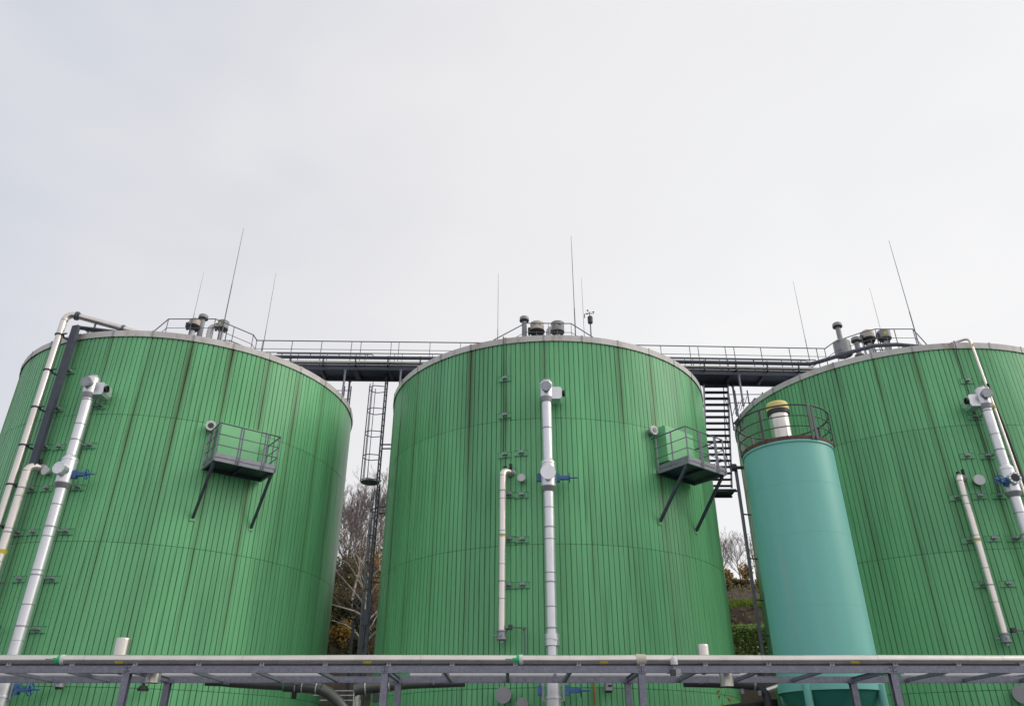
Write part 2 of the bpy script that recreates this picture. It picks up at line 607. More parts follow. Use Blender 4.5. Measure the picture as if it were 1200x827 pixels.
# bracket: a small sheet patch and a metal socket; the mesh faces -Y at azimuth 0
bb = MB()
bb.box((0, -R - .016, 0), (.40, .012, .17))
PATCH = bpy.data.meshes.new('patch_plate'); PATCH.from_pydata([tuple(v) for v in bb.v], [], bb.f); PATCH.materials.append(MATS['green_patch'])
bb = MB()
bb.box((.015, -R - .075, .02), (.15, .105, .075))
bb.cyl((.015, -R - .02, .02), (.015, -R - .15, .02), .026, 8)
bb.box((.015, -R - .05, -.055), (.05, .05, .03))
SOCK = bpy.data.meshes.new('wall_bracket'); SOCK.from_pydata([tuple(v) for v in bb.v], [], bb.f); SOCK.materials.append(MATS['galv_light'])
bb = MB()
bb.bar((-.24, -R - .026, .093), (.24, -R - .026, .088), .012, .010); bb.bar((-.24, -R - .026, -.093), (.24, -R - .026, -.093), .012, .012)
PEDGE = bpy.data.meshes.new('patch_edge'); PEDGE.from_pydata([tuple(v) for v in bb.v], [], bb.f); PEDGE.materials.append(MATS['teal_dark'])

TLABEL = {1: 'large green ribbed tank at the left with the over-rim silver pipe', 2: 'large green ribbed tank in the middle of the row',
          3: 'large green ribbed tank at the right behind the turquoise silo'}
TANKO = {}
for k in (1, 2, 3):
    t = thing('digester_tank', TANK[k], TLABEL[k], 'tank', 'green tanks in a row')
    TANKO[k] = t
    core = MB()
    c = TANK[k]
    core.lathe(c, (0, 0, 1), [(.111, R - .09), (RIM + .12, R - .09)], 60)
    core.build('light_block_core', 'core_dark', t)  # dark core added behind the cladding to block light
    rf = MB()
    rf.lathe(c, (0, 0, 1), [(RIM + .165, R - .2), (16.1, .9), (16.25, .0)], 60)
    rf.build('roof', 'roof_sheet', t)
    for i in range(NP):
        a = JOINT[k] + HALF + i * 2 * HALF
        for c_, vr in enumerate(PANELS):
            place('cladding_panel', vr[(i * 5 + c_ * 2 + k + (i // 6)) % 6], t, rz=rad(a))
        place('trim_segment', TRIM, t, rz=rad(a))
        place('trim_joint', JOINTM, t, rz=rad(a - HALF))
    for a, z in BRACKETS[k]:
        s = place('wall_bracket', SOCK, t, (0, 0, z), rad(a))
        p = place('patch_plate', PATCH, s)
        place('patch_edge', PEDGE, s)
        
# thin lightning conductor on each tank wall
for k, a, zb in ((2, -15.95, 10.7), (3, -4.3, 9.4)):
    w = MB()
    w.tube([pol(k, a, -.3, RIM + .24), pol(k, a, .11, RIM + .24), pol(k, a, .10, RIM - .1), pol(k, a, .025, RIM - .2), pol(k, a, .025, zb)], .014, 6)
    w.build('lightning_conductor', 'dark_grey', TANKO[k])


# ------------------------------------------------------------------ big jacketed overflow pipes
def valve(parent, p, ax, mirror, size=1.0, name='gate_valve'):
    """blue gate valve lying along ax: bonnet, yoke, handwheel, spindle"""
    v = MB()
    v.box(p + ax * .07 * size, (.11 * size, .16 * size, .26 * size), Matrix((ax, Vector((0, 0, 1)).cross(ax), Vector((0, 0, 1)))).transposed())
    v.bar(p + ax * .12 * size, p + ax * .42 * size, .12 * size, .12 * size)
    g = v.build(name, 'blue_paint', parent)
    hw = MB()
    c = p + ax * .44 * size
    s1 = Vector((0, 0, 1)); s2 = s1.cross(ax)
    hw.tube([c + (s1 * cos(q * pi / 8) + s2 * sin(q * pi / 8)) * .155 * size for q in range(16)], .016 * size, 6, closed=True)
    for q in range(3):
        d = s1 * cos(q * pi / 3 + .5) + s2 * sin(q * pi / 3 + .5)
        hw.bar(c - d * .15 * size, c + d * .15 * size, .022 * size, .022 * size, ax)
    hw.build('handwheel', 'blue_paint', g)
    sp = MB()
    sp.cyl(c - ax * .02, c + ax * .26 * size, .026 * size, 8)
    sp.build('spindle', 'blue_paint', g)


def overflow_pipe(k, a, mirror, label):
    base = pol(k, a, .5, 0)
    t = thing('overflow_pipe', base, label, 'pipe', 'jacketed overflow pipes on the tanks')
    n, tg = frame(a)
    sd_ = -tg if mirror else tg
    U = Vector((0, 0, 1))
    P = lambda z: Vector((base.x, base.y, z))
    # jacket sections between the bands
    cuts = [0.05, 1.3, 3.0], [3.95, 4.66] if k == 2 else [3.95, 4.75], [4.98 if k == 2 else 4.75, 5.71, 6.66, 7.64, 8.6, 9.16], [10.16, 11.2, 12.14]
    for grp in cuts:
        for z0, z1 in zip(grp, grp[1:]):
            b = MB(); b.cyl(P(z0 + .004), P(z1 - .004), .163, 28, caps=False)
            sec = b.build('jacket_section', 'jacket', t)
        for z in grp[1:-1]:
            b = MB(); b.lathe(P(z), U, [(-.014, .160), (-.014, .168), (.014, .168), (.014, .160)], 28)
            b.build('band', 'ring', t)
    if k == 2:
        b = MB(); b.lathe(P(0), U, [(4.66, .16), (4.66, .215), (4.80, .215), (4.81, .205), (4.83, .205), (4.84, .215), (4.98, .215), (4.98, .16)], 28)
        b.bar(P(4.82) + n * .2 + tg * .02, P(4.82) + n * .24 + tg * .18, .03, .03)
        b.build('collar', 'jacket', t)
    # lower valve chamber
    b = MB(); b.lathe(P(0), U, [(3.0, .16), (3.06, .215), (3.3, .215), (3.31, .235), (3.36, .235), (3.37, .205), (3.9, .205), (3.95, .16)], 28)
    b.build('lower_chamber', 'jacket', t)
    for s_ in (-1, 1):
        b = MB()
        b.bar(P(3.25) + tg * .28 * s_ + n * .05, P(4.1) + tg * .28 * s_ + n * .05, .05, .05, n)
        b.bar(P(3.27) + tg * .28 * s_ + n * .05, P(3.27) + tg * .19 * s_ + n * .05, .05, .05)
        b.build('valve_bracket', 'galv_light', t)
    valve(t, P(3.52) + sd_ * .31, sd_, mirror, 1.0)
    b = MB(); b.box(P(3.52) - sd_ * .36, (.12, .12, .26), Matrix((tg, n, U)).transposed()); b.build('valve_end', 'blue_paint', t)
    # middle valve chamber
    b = MB(); b.lathe(P(0), U, [(9.12, .165), (9.26, .235), (9.27, .245), (9.29, .245), (9.30, .235), (9.98, .235), (9.99, .245), (10.01, .245), (10.02, .235), (10.06, .225), (10.16, .165)], 32)
    b.build('valve_chamber', 'jacket', t)
    b = MB(); b.lathe(P(0), U, [(9.10, .167), (9.11, .172), (9.25, .240), (9.262, .240)], 32)
    b.build('chamber_cone', 'cone_grey', t)
    cov = MB()
    fn = n
    cc = P(9.63) + fn * (.26 if k == 1 else .2)
    cov.cyl(cc - fn * .1, cc + fn * .13, .19, 24)
    cov.cyl(cc + fn * .13, cc + fn * .165, .235 if k == 2 else .19, 24)
    if k == 1:
        cov.bolts(cc + fn * .165, fn, .155, 8, .016, .015)
    cv = cov.build('inspection_cover', 'jacket', t)
    if k == 3:
        ho = MB(); ho.cyl(cc + fn * .166, cc + fn * .172, .13, 20); ho.build('open_port', 'black', cv)
        ho = MB(); ho.bolts(cc + fn * .165, fn, .16, 10, .016, .02); ho.build('bolt_ring', 'galv_light', cv)
    vd = (n * .75 + sd_).normalized() if mirror else sd_
    valve(t, P(9.55) + vd * .24, vd, mirror, .95)
    if k == 2:
        b = MB(); b.box(P(9.57) - sd_ * .28, (.13, .14, .24), Matrix((tg, n, U)).transposed()); b.build('valve_end', 'blue_paint', t)
    # head
    b = MB(); b.lathe(P(0), U, [(12.26, .19), (12.28, .222), (12.30, .222), (12.31, .215), (12.80, .215), (12.85, .18), (12.85, .0)], 32)
    hd = b.build('head', 'jacket', t)
    b = MB(); b.lathe(P(0), U, [(12.10, .165), (12.11, .175), (12.26, .215), (12.275, .215)], 32); b.build('head_cone', 'cone_grey', t)
    b = MB(); b.cyl(P(12.851), P(12.90), .165, 20); b.bolts(P(12.90), U, .135, 8, .018, .02); b.build('top_flange', 'galv_light', hd)
    c0 = P(12.56) + fn * .22
    b = MB(); b.cyl(c0 - fn * .08, c0 + fn * .09, .15, 20); b.cyl(c0 + fn * .09, c0 + fn * .125, .175, 24); b.bolts(c0 + fn * .125, fn, .145, 8, .015, .012)
    b.build('blind_flange', 'galv_light', hd)
    # clad branch into the tank: a boxed elbow with a black end cap
    M = Matrix((sd_, n, U)).transposed()
    b = MB()
    c = P(12.42) + sd_ * .34 - n * .10
    w, hh, d = .17, .21, .20
    prof = [(-w, -hh), (w * .7, -hh), (w, -hh * .6), (w, hh * .55), (w * .75, hh), (-w, hh)]
    fr = [c + sd_ * x + U * z + n * d for x, z in prof]
    bk = [c + sd_ * x + U * z - n * .26 for x, z in prof]
    b.quad(fr if not mirror else fr[::-1]); b.quad(bk[::-1] if not mirror else bk)
    for q in range(6):
        w_ = (q + 1) % 6
        b.quad([fr[q], bk[q], bk[w_], fr[w_]] if not mirror else [fr[w_], bk[w_], bk[q], fr[q]])
    b.cyl(c - n * .25, c - n * .46, .10, 18)
    br = b.build('branch_box', 'jacket', t)
    b = MB(); e = c + sd_ * w + n * .12
    b.cyl(e, e + sd_ * .05, .10, 16)
    b.tube([e + sd_ * .07 + (n * cos(q * pi / 8) + U * sin(q * pi / 8)) * .10 for q in range(16)], .02, 6, closed=True)
    b.build('branch_cap', 'black', br)
    # stand-off arms to the wall
    for z in ((12.04, 10.67, 7.93, 6.53, 5.13) if k != 2 else (11.2, 8.0, 6.4, 5.13)):
        b = MB(); b.bar(P(z) - n * .15, P(z) - n * .50, .05, .05); b.lathe(P(z), U, [(-.02, .164), (-.02, .172), (.02, .172), (.02, .164)], 24)
        b.build('support_arm', 'galv_light', t)
    b = MB(); b.cyl(P(.111), P(.16), .26, 20); b.build('foot_flange', 'galv_light', t)
    return t


overflow_pipe(1, -4.1, False, 'thick silver jacketed pipe with blue valve running down the left tank')
overflow_pipe(2, -2.9, False, 'thick silver jacketed pipe with blue valve running down the middle tank')
overflow_pipe(3, -3.3, True, 'thick silver jacketed pipe with blue valve and open black port on right tank')


# ------------------------------------------------------------------ thin warm steel pipes
def thin_pipe(k, a, label, ztop=9.82, zbot=4.88):
    base = pol(k, a, .36, 0)
    base.z = zbot
    t = thing('thin_pipe', base, label, 'pipe', 'thin steel pipes on the tanks')
    n, tg = frame(a)
    U = Vector((0, 0, 1))
    P = lambda z: Vector((base.x, base.y, z))
    r = .112 if k != 1 else .135
    wd = (-n + tg * .55).normalized()
    pts = [P(ztop - .25)] + [P(ztop - .25) + U * .2 * sin(q * pi / 10) + wd * .2 * (1 - cos(q * pi / 10)) for q in range(1, 6)]
    end = pts[-1] + wd * .27
    b = MB(); b.tube(pts + [end], r, 20)
    b.build('elbow', 'warm_jacket', t)
    b = MB(); f0 = pts[-1] + wd * .10
    b.cyl(f0, f0 + wd * .05, .15, 20); b.cyl(f0 + wd * .06, f0 + wd * .10, .15, 20); b.bolts(f0, -wd, .13, 8, .016, .02)
    b.build('flange', 'galv_light', t)
    b = MB(); b.cyl(pts[-1] + tg * .12 + U * .09, pts[-1] + tg * .12 + U * .24, .05, 10); b.cyl(pts[-2] - tg * .02 + U * .1, pts[-2] - tg * .02 + U * .16, .06, 10)
    b.build('bleed_cock', 'black', t)
    cuts = [zbot + .22, 6.0, 7.0, 8.0, 9.0, ztop - .25]
    for z0, z1 in zip(cuts, cuts[1:]):
        b = MB(); b.cyl(P(z0 + .003), P(z1 - .003), r, 24, caps=False); b.build('jacket_section', 'warm_jacket', t)
    for z in cuts[1:-1]:
        b = MB(); b.lathe(P(z), U, [(-.01, r - .002), (-.01, r + .004), (.01, r + .004), (.01, r - .002)], 24); b.build('band', 'ring', t)
    if k != 1:
        b = MB(); b.lathe(P(7.84), U, [(-.03, r), (-.03, r + .003), (.03, r + .003), (.03, r)], 24); b.build('sticker_band', 'yellow', t)
    else:
        b = MB(); b.lathe(P(7.30), U, [(-.06, r), (-.06, r + .003), (.06, r + .003), (.06, r)], 24); b.build('sticker_band', 'yellow', t)
    b = MB(); b.lathe(P(zbot), U, [(-.10, .0), (-.10, .06), (-.03, .06), (-.02, .13), (.0, .155), (.03, .155), (.04, .13), (.20, .13), (.21, .155), (.25, .155), (.25, .10)], 20)
    b.cyl(P(zbot + .11), P(zbot + .11) + n * .19, .035, 10)
    b.cyl(P(zbot + .11), P(zbot + .11) - tg * .26, .02, 8)
    b.build('end_valve', 'galv_light', t)
    # instrument box and conduit to the right
    b = MB(); b.box(P(zbot + .32) + tg * .26 + n * .02, (.13, .12, .13)); b.cyl(P(zbot + .25) + tg * .1, P(zbot + .30) + tg * .22, .03, 8)
    b.build('transmitter', 'dark_grey', t)
    b = MB()
    q0 = P(zbot + .32) + tg * .33
    q1 = P(zbot + .31) + tg * .58 - n * .08
    b.tube([q0, q1, q1 + tg * .07 - U * .10, P(zbot - .9) + tg * .66 - n * .08], .022, 8)
    b.box(q1 + tg * .06 - U * .02, (.14, .07, .06))
    b.build('conduit', 'rail_steel', t)
    for z in (9.26, 7.88, 6.5):
        b = MB(); b.bar(P(z) - n * .1, P(z) - n * .36, .05, .05); b.lathe(P(z), U, [(-.018, r), (-.018, r + .008), (.018, r + .008), (.018, r)], 20)
        b.build('support_arm', 'galv_light', t)


thin_pipe(1, -17.1, 'thin steel pipe with elbow at the left edge of the left tank', 10.05)
thin_pipe(2, -15.2, 'thin steel pipe with yellow band left of the middle tank\'s thick pipe', 10.0)
thin_pipe(3, -15.0, 'thin steel pipe with yellow band slanting down the right tank', 10.0)


# round flanged ports and other small fittings on the walls
def wall_port(k, a, z, r, depth, label, bolts=8, mat='white_paint', dark=None, cat='flange', name='flanged_port', group=None):
    n, tg = frame(a)
    p = pol(k, a, 0.01, z)
    t = thing(name, p, label, cat, group)
    b = MB(); b.cyl(p, p + n * (depth - .04), r * .72, 20); b.build('neck', 'galv_light', t)
    b = MB(); b.cyl(p + n * (depth - .05), p + n * depth, r, 24)
    if bolts:
        b.bolts(p + n * depth, n, r * .82, bolts, r * .09, .015)
    c = b.build('cover', mat, t)
    if dark:
        b = MB(); b.cyl(p + n * (depth + .001), p + n * (depth + .02), r * dark, 20); b.build('sight_pane', 'glass', c)
    return t


wall_port(1, -12.7, 9.83, .13, .22, 'small bolted round port beside the left tank\'s thick pipe', 8)
wall_port(2, -10.3, 9.70, .125, .22, 'small bolted round port beside the middle tank\'s thick pipe', 8)
wall_port(3, -9.7, 9.80, .17, .25, 'plain white round port beside the right tank\'s thin pipe', 0)
wall_port(1, 28.9, 11.62, .17, .25, 'round bolted sight glass above the left platform', 10, dark=.55, cat='sight glass', name='sight_glass')
wall_port(2, 30.0, 11.62, .16, .25, 'round bolted sight glass above the middle tank\'s platform', 10, dark=.5, cat='sight glass', name='sight_glass')
wall_port(2, -14.68, 3.44, .22, .38, 'larger pale round cover low on the middle tank below the rack', 0, mat='grey_plastic')
wall_port(2, -10.2, 3.20, .17, .38, 'smaller pale round cover cut by the bottom edge on middle tank', 0, mat='grey_plastic')
wall_port(3, -15.0, 3.50, .25, .42, 'pale round cover low at the right edge below the rack', 0, mat='grey_plastic')


# ------------------------------------------------------------------ platforms, their cabinets
def platform(k, ac, d, w, zf, zt, label):
    n, tg = frame(ac)
    U = Vector((0, 0, 1))
    O = TANK[k] + n * (R - .02)
    L = lambda x, y, z: O + tg * x + n * y + U * z
    t = thing('service_platform', L(0, d / 2, zf), label, 'platform', 'steel platforms on the tank walls')
    Mx = Matrix((tg, n, U)).transposed()
    b = MB()
    for x0, x1 in ((-w + .03, -.012), (.012, w - .03)):
        b.box(L((x0 + x1) / 2, d / 2 + .06, zf + .12), (x1 - x0, d - .16, .03), Mx)
    b.build('grating', 'dark_steel', t)
    for nm, a_, b_ in (('edge_beam', (-w, d - .03), (w, d - .03)), ('edge_beam', (-w + .03, .12), (-w + .03, d - .06)), ('edge_beam', (w - .03, .12), (w - .03, d - .06)), ('rear_beam', (-w, .1), (w, .1)), ('joist', (0, .12), (0, d - .06))):
        b = MB(); b.bar(L(a_[0], a_[1], zf + .06), L(b_[0], b_[1], zf + .06), .06, .12 if nm != 'joist' else .08)
        b.build(nm, 'dark_steel' if nm in ('joist', 'rear_beam') else 'platform_steel', t)
    # toe boards
    for a_, b_ in (((-w, d + .012), (w, d + .012)), ((-w - .012, .15), (-w - .012, d)), ((w + .012, .15), (w + .012, d))):
        b = MB(); b.bar(L(a_[0], a_[1], zf + .19), L(b_[0], b_[1], zf + .19), .012, .13); b.build('toe_board', 'platform_steel', t)
    # posts
    for x, y in ((-w, d), (-w * .3, d), (-w * .22, d), (w * .52, d), (w * .60, d), (w, d), (-w, .18), (w, .18), (-w, d * .58), (w, d * .58)):
        b = MB(); b.bar(L(x, y + .03 if y == d else y, zf + .02), L(x, y + .03 if y == d else y, zt - .02), .045, .02); b.build('post', 'platform_steel', t)
    hh = zt - zf - .14
    for lv, r in ((1.0, .024), (.66, .015), (.34, .015)):
        z = zf + .14 + hh * lv
        b = MB(); b.tube([L(-w, .0 if lv == 1 else .1, z), L(-w, d + .03, z), L(w, d + .03, z), L(w, .0 if lv == 1 else .1, z)], r, 8); b.build('hand_rail' if lv == 1 else 'mid_rail', 'rail_steel', t)
    # raking struts
    for x in (-w + .06, w - .06):
        # foot on the wall
        zfoot = 8.58
        px = x
        yw = math.sqrt(R * R - px * px) - R + .02 + .03
        b = MB(); b.bar(L(px, yw, zfoot), L(px, d - .10, zf), .08, .08, n); s_ = b.build('strut', 'dark_steel', t)
        b = MB(); b.box(L(px, yw - .01, zfoot), (.16, .03, .2), Mx); b.build('foot_plate', 'green_box', s_)
    return t


platform(1, 37.7, 1.22, 1.0, 10.12, 11.37, 'grey steel railed platform with two struts on the left tank')
platform(2, 38.7, 1.40, .95, 10.12, 11.37, 'grey steel railed platform with two struts on the middle tank')


def cabinet(k, a, z0, z1, w, d, label):
    n, tg = frame(a)
    U = Vector((0, 0, 1))
    c = pol(k, a, d / 2 + .0, (z0 + z1) / 2)
    t = thing('access_cover', pol(k, a, d / 2, z0), label, 'cover', 'green boxed covers over the platforms')
    Mx = Matrix((tg, n, U)).transposed()
    b = MB(); b.box(c - n * .05, (w, d + .06, z1 - z0), Mx); b.build('housing', 'green_box', t)
    b = MB(); b.box(c + n * (d / 2 - .012), (w - .03, .012, z1 - z0 - .03), Mx); f = b.build('lid', 'green_box', t)
    b = MB()
    for sx in (-1, 1):
        for sz in (-.8, 0, .8):
            p = c + n * (d / 2 - .006) + tg * sx * (w / 2 - .05) + U * sz * (z1 - z0) / 2
            b.cyl(p, p + n * .012, .014, 6)
    b.build('lid_screws', 'galv_light', f)


cabinet(1, 37.2, 10.55, 11.75, 1.35, .42, 'green box cover behind the left platform\'s railing')
cabinet(2, 38.6, 10.55, 11.80, 1.45, .42, 'green box cover behind the middle platform\'s railing')

# ------------------------------------------------------------------ left tank: pipe over the rim with its cable duct
n, tg = frame(-20.7)
U = Vector((0, 0, 1))
t = thing('gas_pipe', pol(1, -20.8, .42, .11), 'long steel pipe bent over the left tank\'s rim', 'pipe')
top = pol(1, -20.6, .42, 15.32)
run = (Vector((-12.6, 23.62, 15.06)) - Vector((top.x, top.y, 15.62)))
rd = run.normalized()
elb = []
cpt = top
for q in range(0, 8):
    f = q / 7 * pi / 2
    elb.append(top + U * .30 * sin(f) + rd * .30 * (1 - cos(f)))
b = MB(); b.tube(elb, .118, 20); b.build('elbow', 'stainless', t)
st = elb[-1]
b = MB(); b.tube([st + rd * .12, st + rd * 1.6], .108, 20, caps=True); b.build('pipe_section', 'stainless', t)
b = MB(); b.tube([st + rd * 1.66, st + rd * 2.75], .100, 20); b.build('pipe_section', 'warm_jacket', t)
b = MB()
for s0, s1, r in ((.0, .03, .16), (.05, .08, .16), (.12, .14, .125)):
    b.cyl(st + rd * s0, st + rd * s1, r, 20)
b.build('flange', 'rail_steel', t)
b = MB(); b.cyl(st + rd * 1.58, st + rd * 1.66, .135, 20); b.build('flange', 'rail_steel', t)
zs = [15.32, 14.75, 13.38, 12.02, 10.70, 9.4, 8.1, 5.4, 2.7, .111]
for z0, z1 in zip(zs, zs[1:]):
    b = MB(); b.cyl(pol(1, -20.8, .42, z0 - .01), pol(1, -20.8, .42, z1 + .01), .115, 20); b.build('pipe_section', 'stainless', t)
for z in zs[1:7]:
    b = MB(); p = pol(1, -20.8, .42, z)
    b.lathe(p, U, [(-.02, .112), (-.02, .15), (.02, .15), (.02, .112)], 20)
    b.bar(p + tg * .1, p + tg * .34, .05, .03); b.bar(p - n * .1, p - n * .42, .05, .05)
    b.build('pipe_clamp', 'dark_steel', t)
b = MB(); b.cyl(pol(1, -20.8, .42, .10), pol(1, -20.8, .42, .15), .2, 16); b.build('foot_flange', 'galv_light', t)
for f in (.7, 1.5):
    p = st + rd * f
    b = MB(); b.bar(p - U * .08, Vector((p.x, p.y, 14.93)), .05, .05); b.build('pipe_support', 'rail_steel', t)

n, tg = frame(-16.7)
t = thing('cable_duct', pol(1, -16.7, .3, 10.0), 'dark grey cable duct beside the left tank\'s over-rim pipe', 'duct')
b = MB(); M = Matrix((tg, n, U)).transposed()
b.box(pol(1, -16.7, .33, 12.55), (.26, .012, 5.1), M)
for s_ in (-1, 1):
    b.box(pol(1, -16.7, .27, 12.55) + tg * .124 * s_, (.012, .11, 5.1), M)
b.build('vertical_run', 'dark_steel', t)
tr = Vector((rd.x, rd.y, 0)).normalized()
q0 = pol(1, -16.7, .20, 15.08)
b = MB(); b.bar(q0 - tr * .1, q0 + tr * 2.1 - U * .02, .22, .05); b.build('top_tray', 'dark_steel', t)
b = MB(); b.bar(q0 + tr * .1 - n * .2, q0 + tr * 2.0 - n * .2 + U * .02, .12, .03); b.build('side_tray', 'galv_light', t)
for f in (.35, .5):
    p = q0 + tr * f
    b = MB(); b.bar(p, Vector((p.x, p.y, 14.9)), .035, .035); b.build('tray_leg', 'rail_steel', t)
for z in (13.45, 12.06, 10.7):
    p = pol(1, -16.7, .0, z)
    b = MB(); b.bar(p, p + n * .27, .05, .04); b.build('wall_arm', 'galv_light', t)

# ------------------------------------------------------------------ right tank: slim pipe over the rim and a dark cable
t = thing('slim_pipe', pol(3, .9, .16, .11), 'slim pale pipe hooked over the right tank\'s rim', 'pipe')
b = MB()
hook = [pol(3, -5.0, -.35, 14.93), pol(3, -3.2, -.1, 14.98), pol(3, -1.0, .1, 14.99), pol(3, -.2, .15, 14.97), pol(3, .2, .17, 14.88), pol(3, .35, .16, 14.7), pol(3, .5, .15, 14.4)]
b.tube(hook, .05, 12); b.build('rim_bend', 'warm_jacket', t)
b = MB(); b.tube([pol(3, .5, .15, 14.4), pol(3, 1.05, .16, 12.3), pol(3, 1.6, .16, 9.4), pol(3, 1.7, .16, .111)], .047, 12); b.build('pipe_section', 'warm_jacket', t)
for z, a in ((14.72, .5), (12.35, 1.04)):
    b = MB(); p = pol(3, a, .16, z); b.lathe(p, U, [(-.045, .05), (-.045, .06), (.045, .06), (.045, .05)], 12); b.build('sticker_band', 'yellow', t)
b = MB()
for z in (13.4, 12.0, 10.65, 9.3, 6, 3):
    p = pol(3, 1.3, .0, z); b.bar(p, p + (pol(3, 1.3, .16, z) - p), .03, .03)
b.build('wall_clips', 'galv_light', t)
b = MB(); b.tube([pol(3, .55, .30, 13.12), pol(3, 1.0, .25, 13.2), pol(3, 1.5, .12, 13.0), pol(3, 2.7, .10, 11.4), pol(3, 3.05, .10, 9.9), pol(3, 3.2, .10, .111)], .036, 8)
o = b.build('black_cable', 'dark_grey', loc=pol(3, 3.2, .1, .111)); tag(o, 'black cable running down beside the right tank\'s slim pipe', 'cable')

# small lamps and sensors hanging below rack level on the tank walls
for k, a, z, lab in ((1, 7.3, 3.72, 'small silver cylinder sensor low on the left tank'), (2, 10.4, 3.66, 'small silver cylinder sensor low on the middle tank')):
    n, tg = frame(a)
    p = pol(k, a, .3, z)
    t = thing('level_sensor', pol(k, a, .0, z), lab, 'sensor', 'small sensors below the rack')
    b = MB(); b.cyl(p - U * .12, p + U * .12, .13, 16); b.build('body', 'galv_light', t)
    b = MB(); b.cyl(p - U * .17, p - U * .12, .09, 12); b.box(p + n * .12, (.1, .05, .05)); b.build('gland', 'black', t)
    b = MB(); b.cyl(pol(k, a, .0, z), p, .05, 10); b.build('wall_arm', 'galv_light', t)
n, tg = frame(25.6)
p = pol(1, 25.6, .3, 3.66)
t = thing('flood_lamp', pol(1, 25.6, 0, 3.8), 'small black lamp on the left tank below the rack', 'lamp')
b = MB(); b.bar(pol(1, 25.6, 0, 3.85), p + U * .16, .05, .05); b.bar(p + U * .16, p + U * .02, .05, .05); b.build('bracket', 'black', t)
b = MB(); b.lathe(p, -U, [(-.03, .0), (-.03, .09), (.06, .15), (.1, .15), (.1, 0)], 14); b.build('lamp_head', 'black', t)
b = MB(); b.cyl(p - U * .101, p - U * .115, .08, 12); b.build('lens', 'white_paint', t)
b = MB(); b.tube([pol(2, 7.2, .14, 4.05), pol(2, 7.2, .14, 3.2)], .025, 8); b.bar(pol(2, 7.2, 0, 3.9), pol(2, 7.2, .14, 3.9), .03, .03)
o = b.build('rusty_rod', 'orange_rod', loc=pol(2, 7.2, .1, 3.2)); tag(o, 'orange rusty rod hanging low on the middle tank', 'rod')


# ------------------------------------------------------------------ walkway bridges between the roofs
def line_y(x):
    a, b_ = (TANK[1], TANK[2]) if x < TANK[2].x else (TANK[2], TANK[3])
    return a.y + (b_.y - a.y) * (x - a.x) / (b_.x - a.x)


def bridge(x0, x1, posts, sup, label):
    zb, zd, zr = 16.30, 16.52, 17.66
    F = lambda x, y=0.0, z=0.0: Vector((x, line_y(x) - .80 + y, z))
    t = thing('walkway_bridge', F((x0 + x1) / 2, .5, zb), label, 'walkway', 'walkway bridges between tank roofs')
    for y in (0, 1.02):
        b = MB(); b.ibeam(F(x0, y, zb + .11), F(x1, y, zb + .11), .11, .22, .016); b.build('girder', 'dark_steel', t)
    nb = int((x1 - x0) / 1.32)
    for i in range(nb + 1):
        x = x0 + (x1 - x0) * i / nb
        b = MB(); b.bar(F(x, .06, zb + .08), F(x, .96, zb + .08), .10 if i % 3 else .2, .12); b.build('cross_beam', 'dark_steel', t)
    for i in range(nb):
        xa = x0 + (x1 - x0) * i / nb + .012; xb = x0 + (x1 - x0) * (i + 1) / nb - .012
        b = MB(); b.bar(F(xa, .51, zb + .17), F(xb, .51, zb + .17), .94, .03); b.build('deck_plate', 'dark_steel', t)
    for y in (-.02, 1.04):
        b = MB(); b.bar(F(x0, y, zd + .09), F(x1, y, zd + .09), .012, .12); b.build('toe_board', 'rail_steel', t)
        for z, r in ((zr, .024), (zr - .40, .013)):
            b = MB(); b.tube([F(x0, y, z), F((x0 + x1) / 2, y, z), F(x1, y, z)], r, 8); b.build('hand_rail' if z == zr else 'mid_rail', 'rail_steel', t)
        for x in posts:
            b = MB(); b.bar(F(x, y, zb + .1), F(x, y, zr), .045, .02, (1, 0, 0)); b.build('rail_post', 'rail_steel', t)
    for x, zbase in sup:
        for y in (.0, 1.02):
            b = MB(); b.cyl(F(x, y, zbase), F(x, y, zb - .011), .045, 12); b.cyl(F(x, y, zb - .03), F(x, y, zb - .002), .08, 12); b.build('support_leg', 'galv', t)
    # pipes carried along the front
    return F


F1 = bridge(-10.9, -.85, [-10.6, -9.35, -8.1, -6.83, -6.43, -5.15, -4.82, -3.5, -2.2], [(-6.98, 14.87), (-4.66, 14.87), (-9.6, 15.5), (-2.0, 15.5)], 'steel walkway bridge between the left and middle tanks')
F2 = bridge(3.7, 13.55, [5.0, 6.4, 7.65, 8.02, 9.2, 9.58, 10.75, 12.0, 13.2], [(9.62, 14.87), (12.2, 15.5), (4.4, 15.8)], 'steel walkway bridge between the middle and right tanks')


def line_pipe(name, F, x0, x1, y, z, r, mat, label, extra=None, group=None):
    pts = [F(x0, y, z), F((x0 + x1) / 2, y, z), F(x1, y, z)] + (extra or [])
    t = thing(name, F((x0 + x1) / 2, y, z), label, 'pipe', group)
    b = MB(); b.tube(pts, r, 14); b.build('pipe_run', mat, t)
    b = MB()
    x = x0 + .6
    while x < x1:
        p = F(x, y, z); b.bar(p + Vector((0, 0, r)), F(x, y, 16.47), .03, .05, (1, 0, 0)); b.bar(F(x, y, 16.47), F(x, .02, 16.47), .04, .03)
        b.lathe(p, Vector((1, 0, 0)), [(-.03, r), (-.03, r + .012), (.03, r + .012), (.03, r)], 14)
        x += 1.35
    b.build('pipe_hangers', 'dark_steel', t)


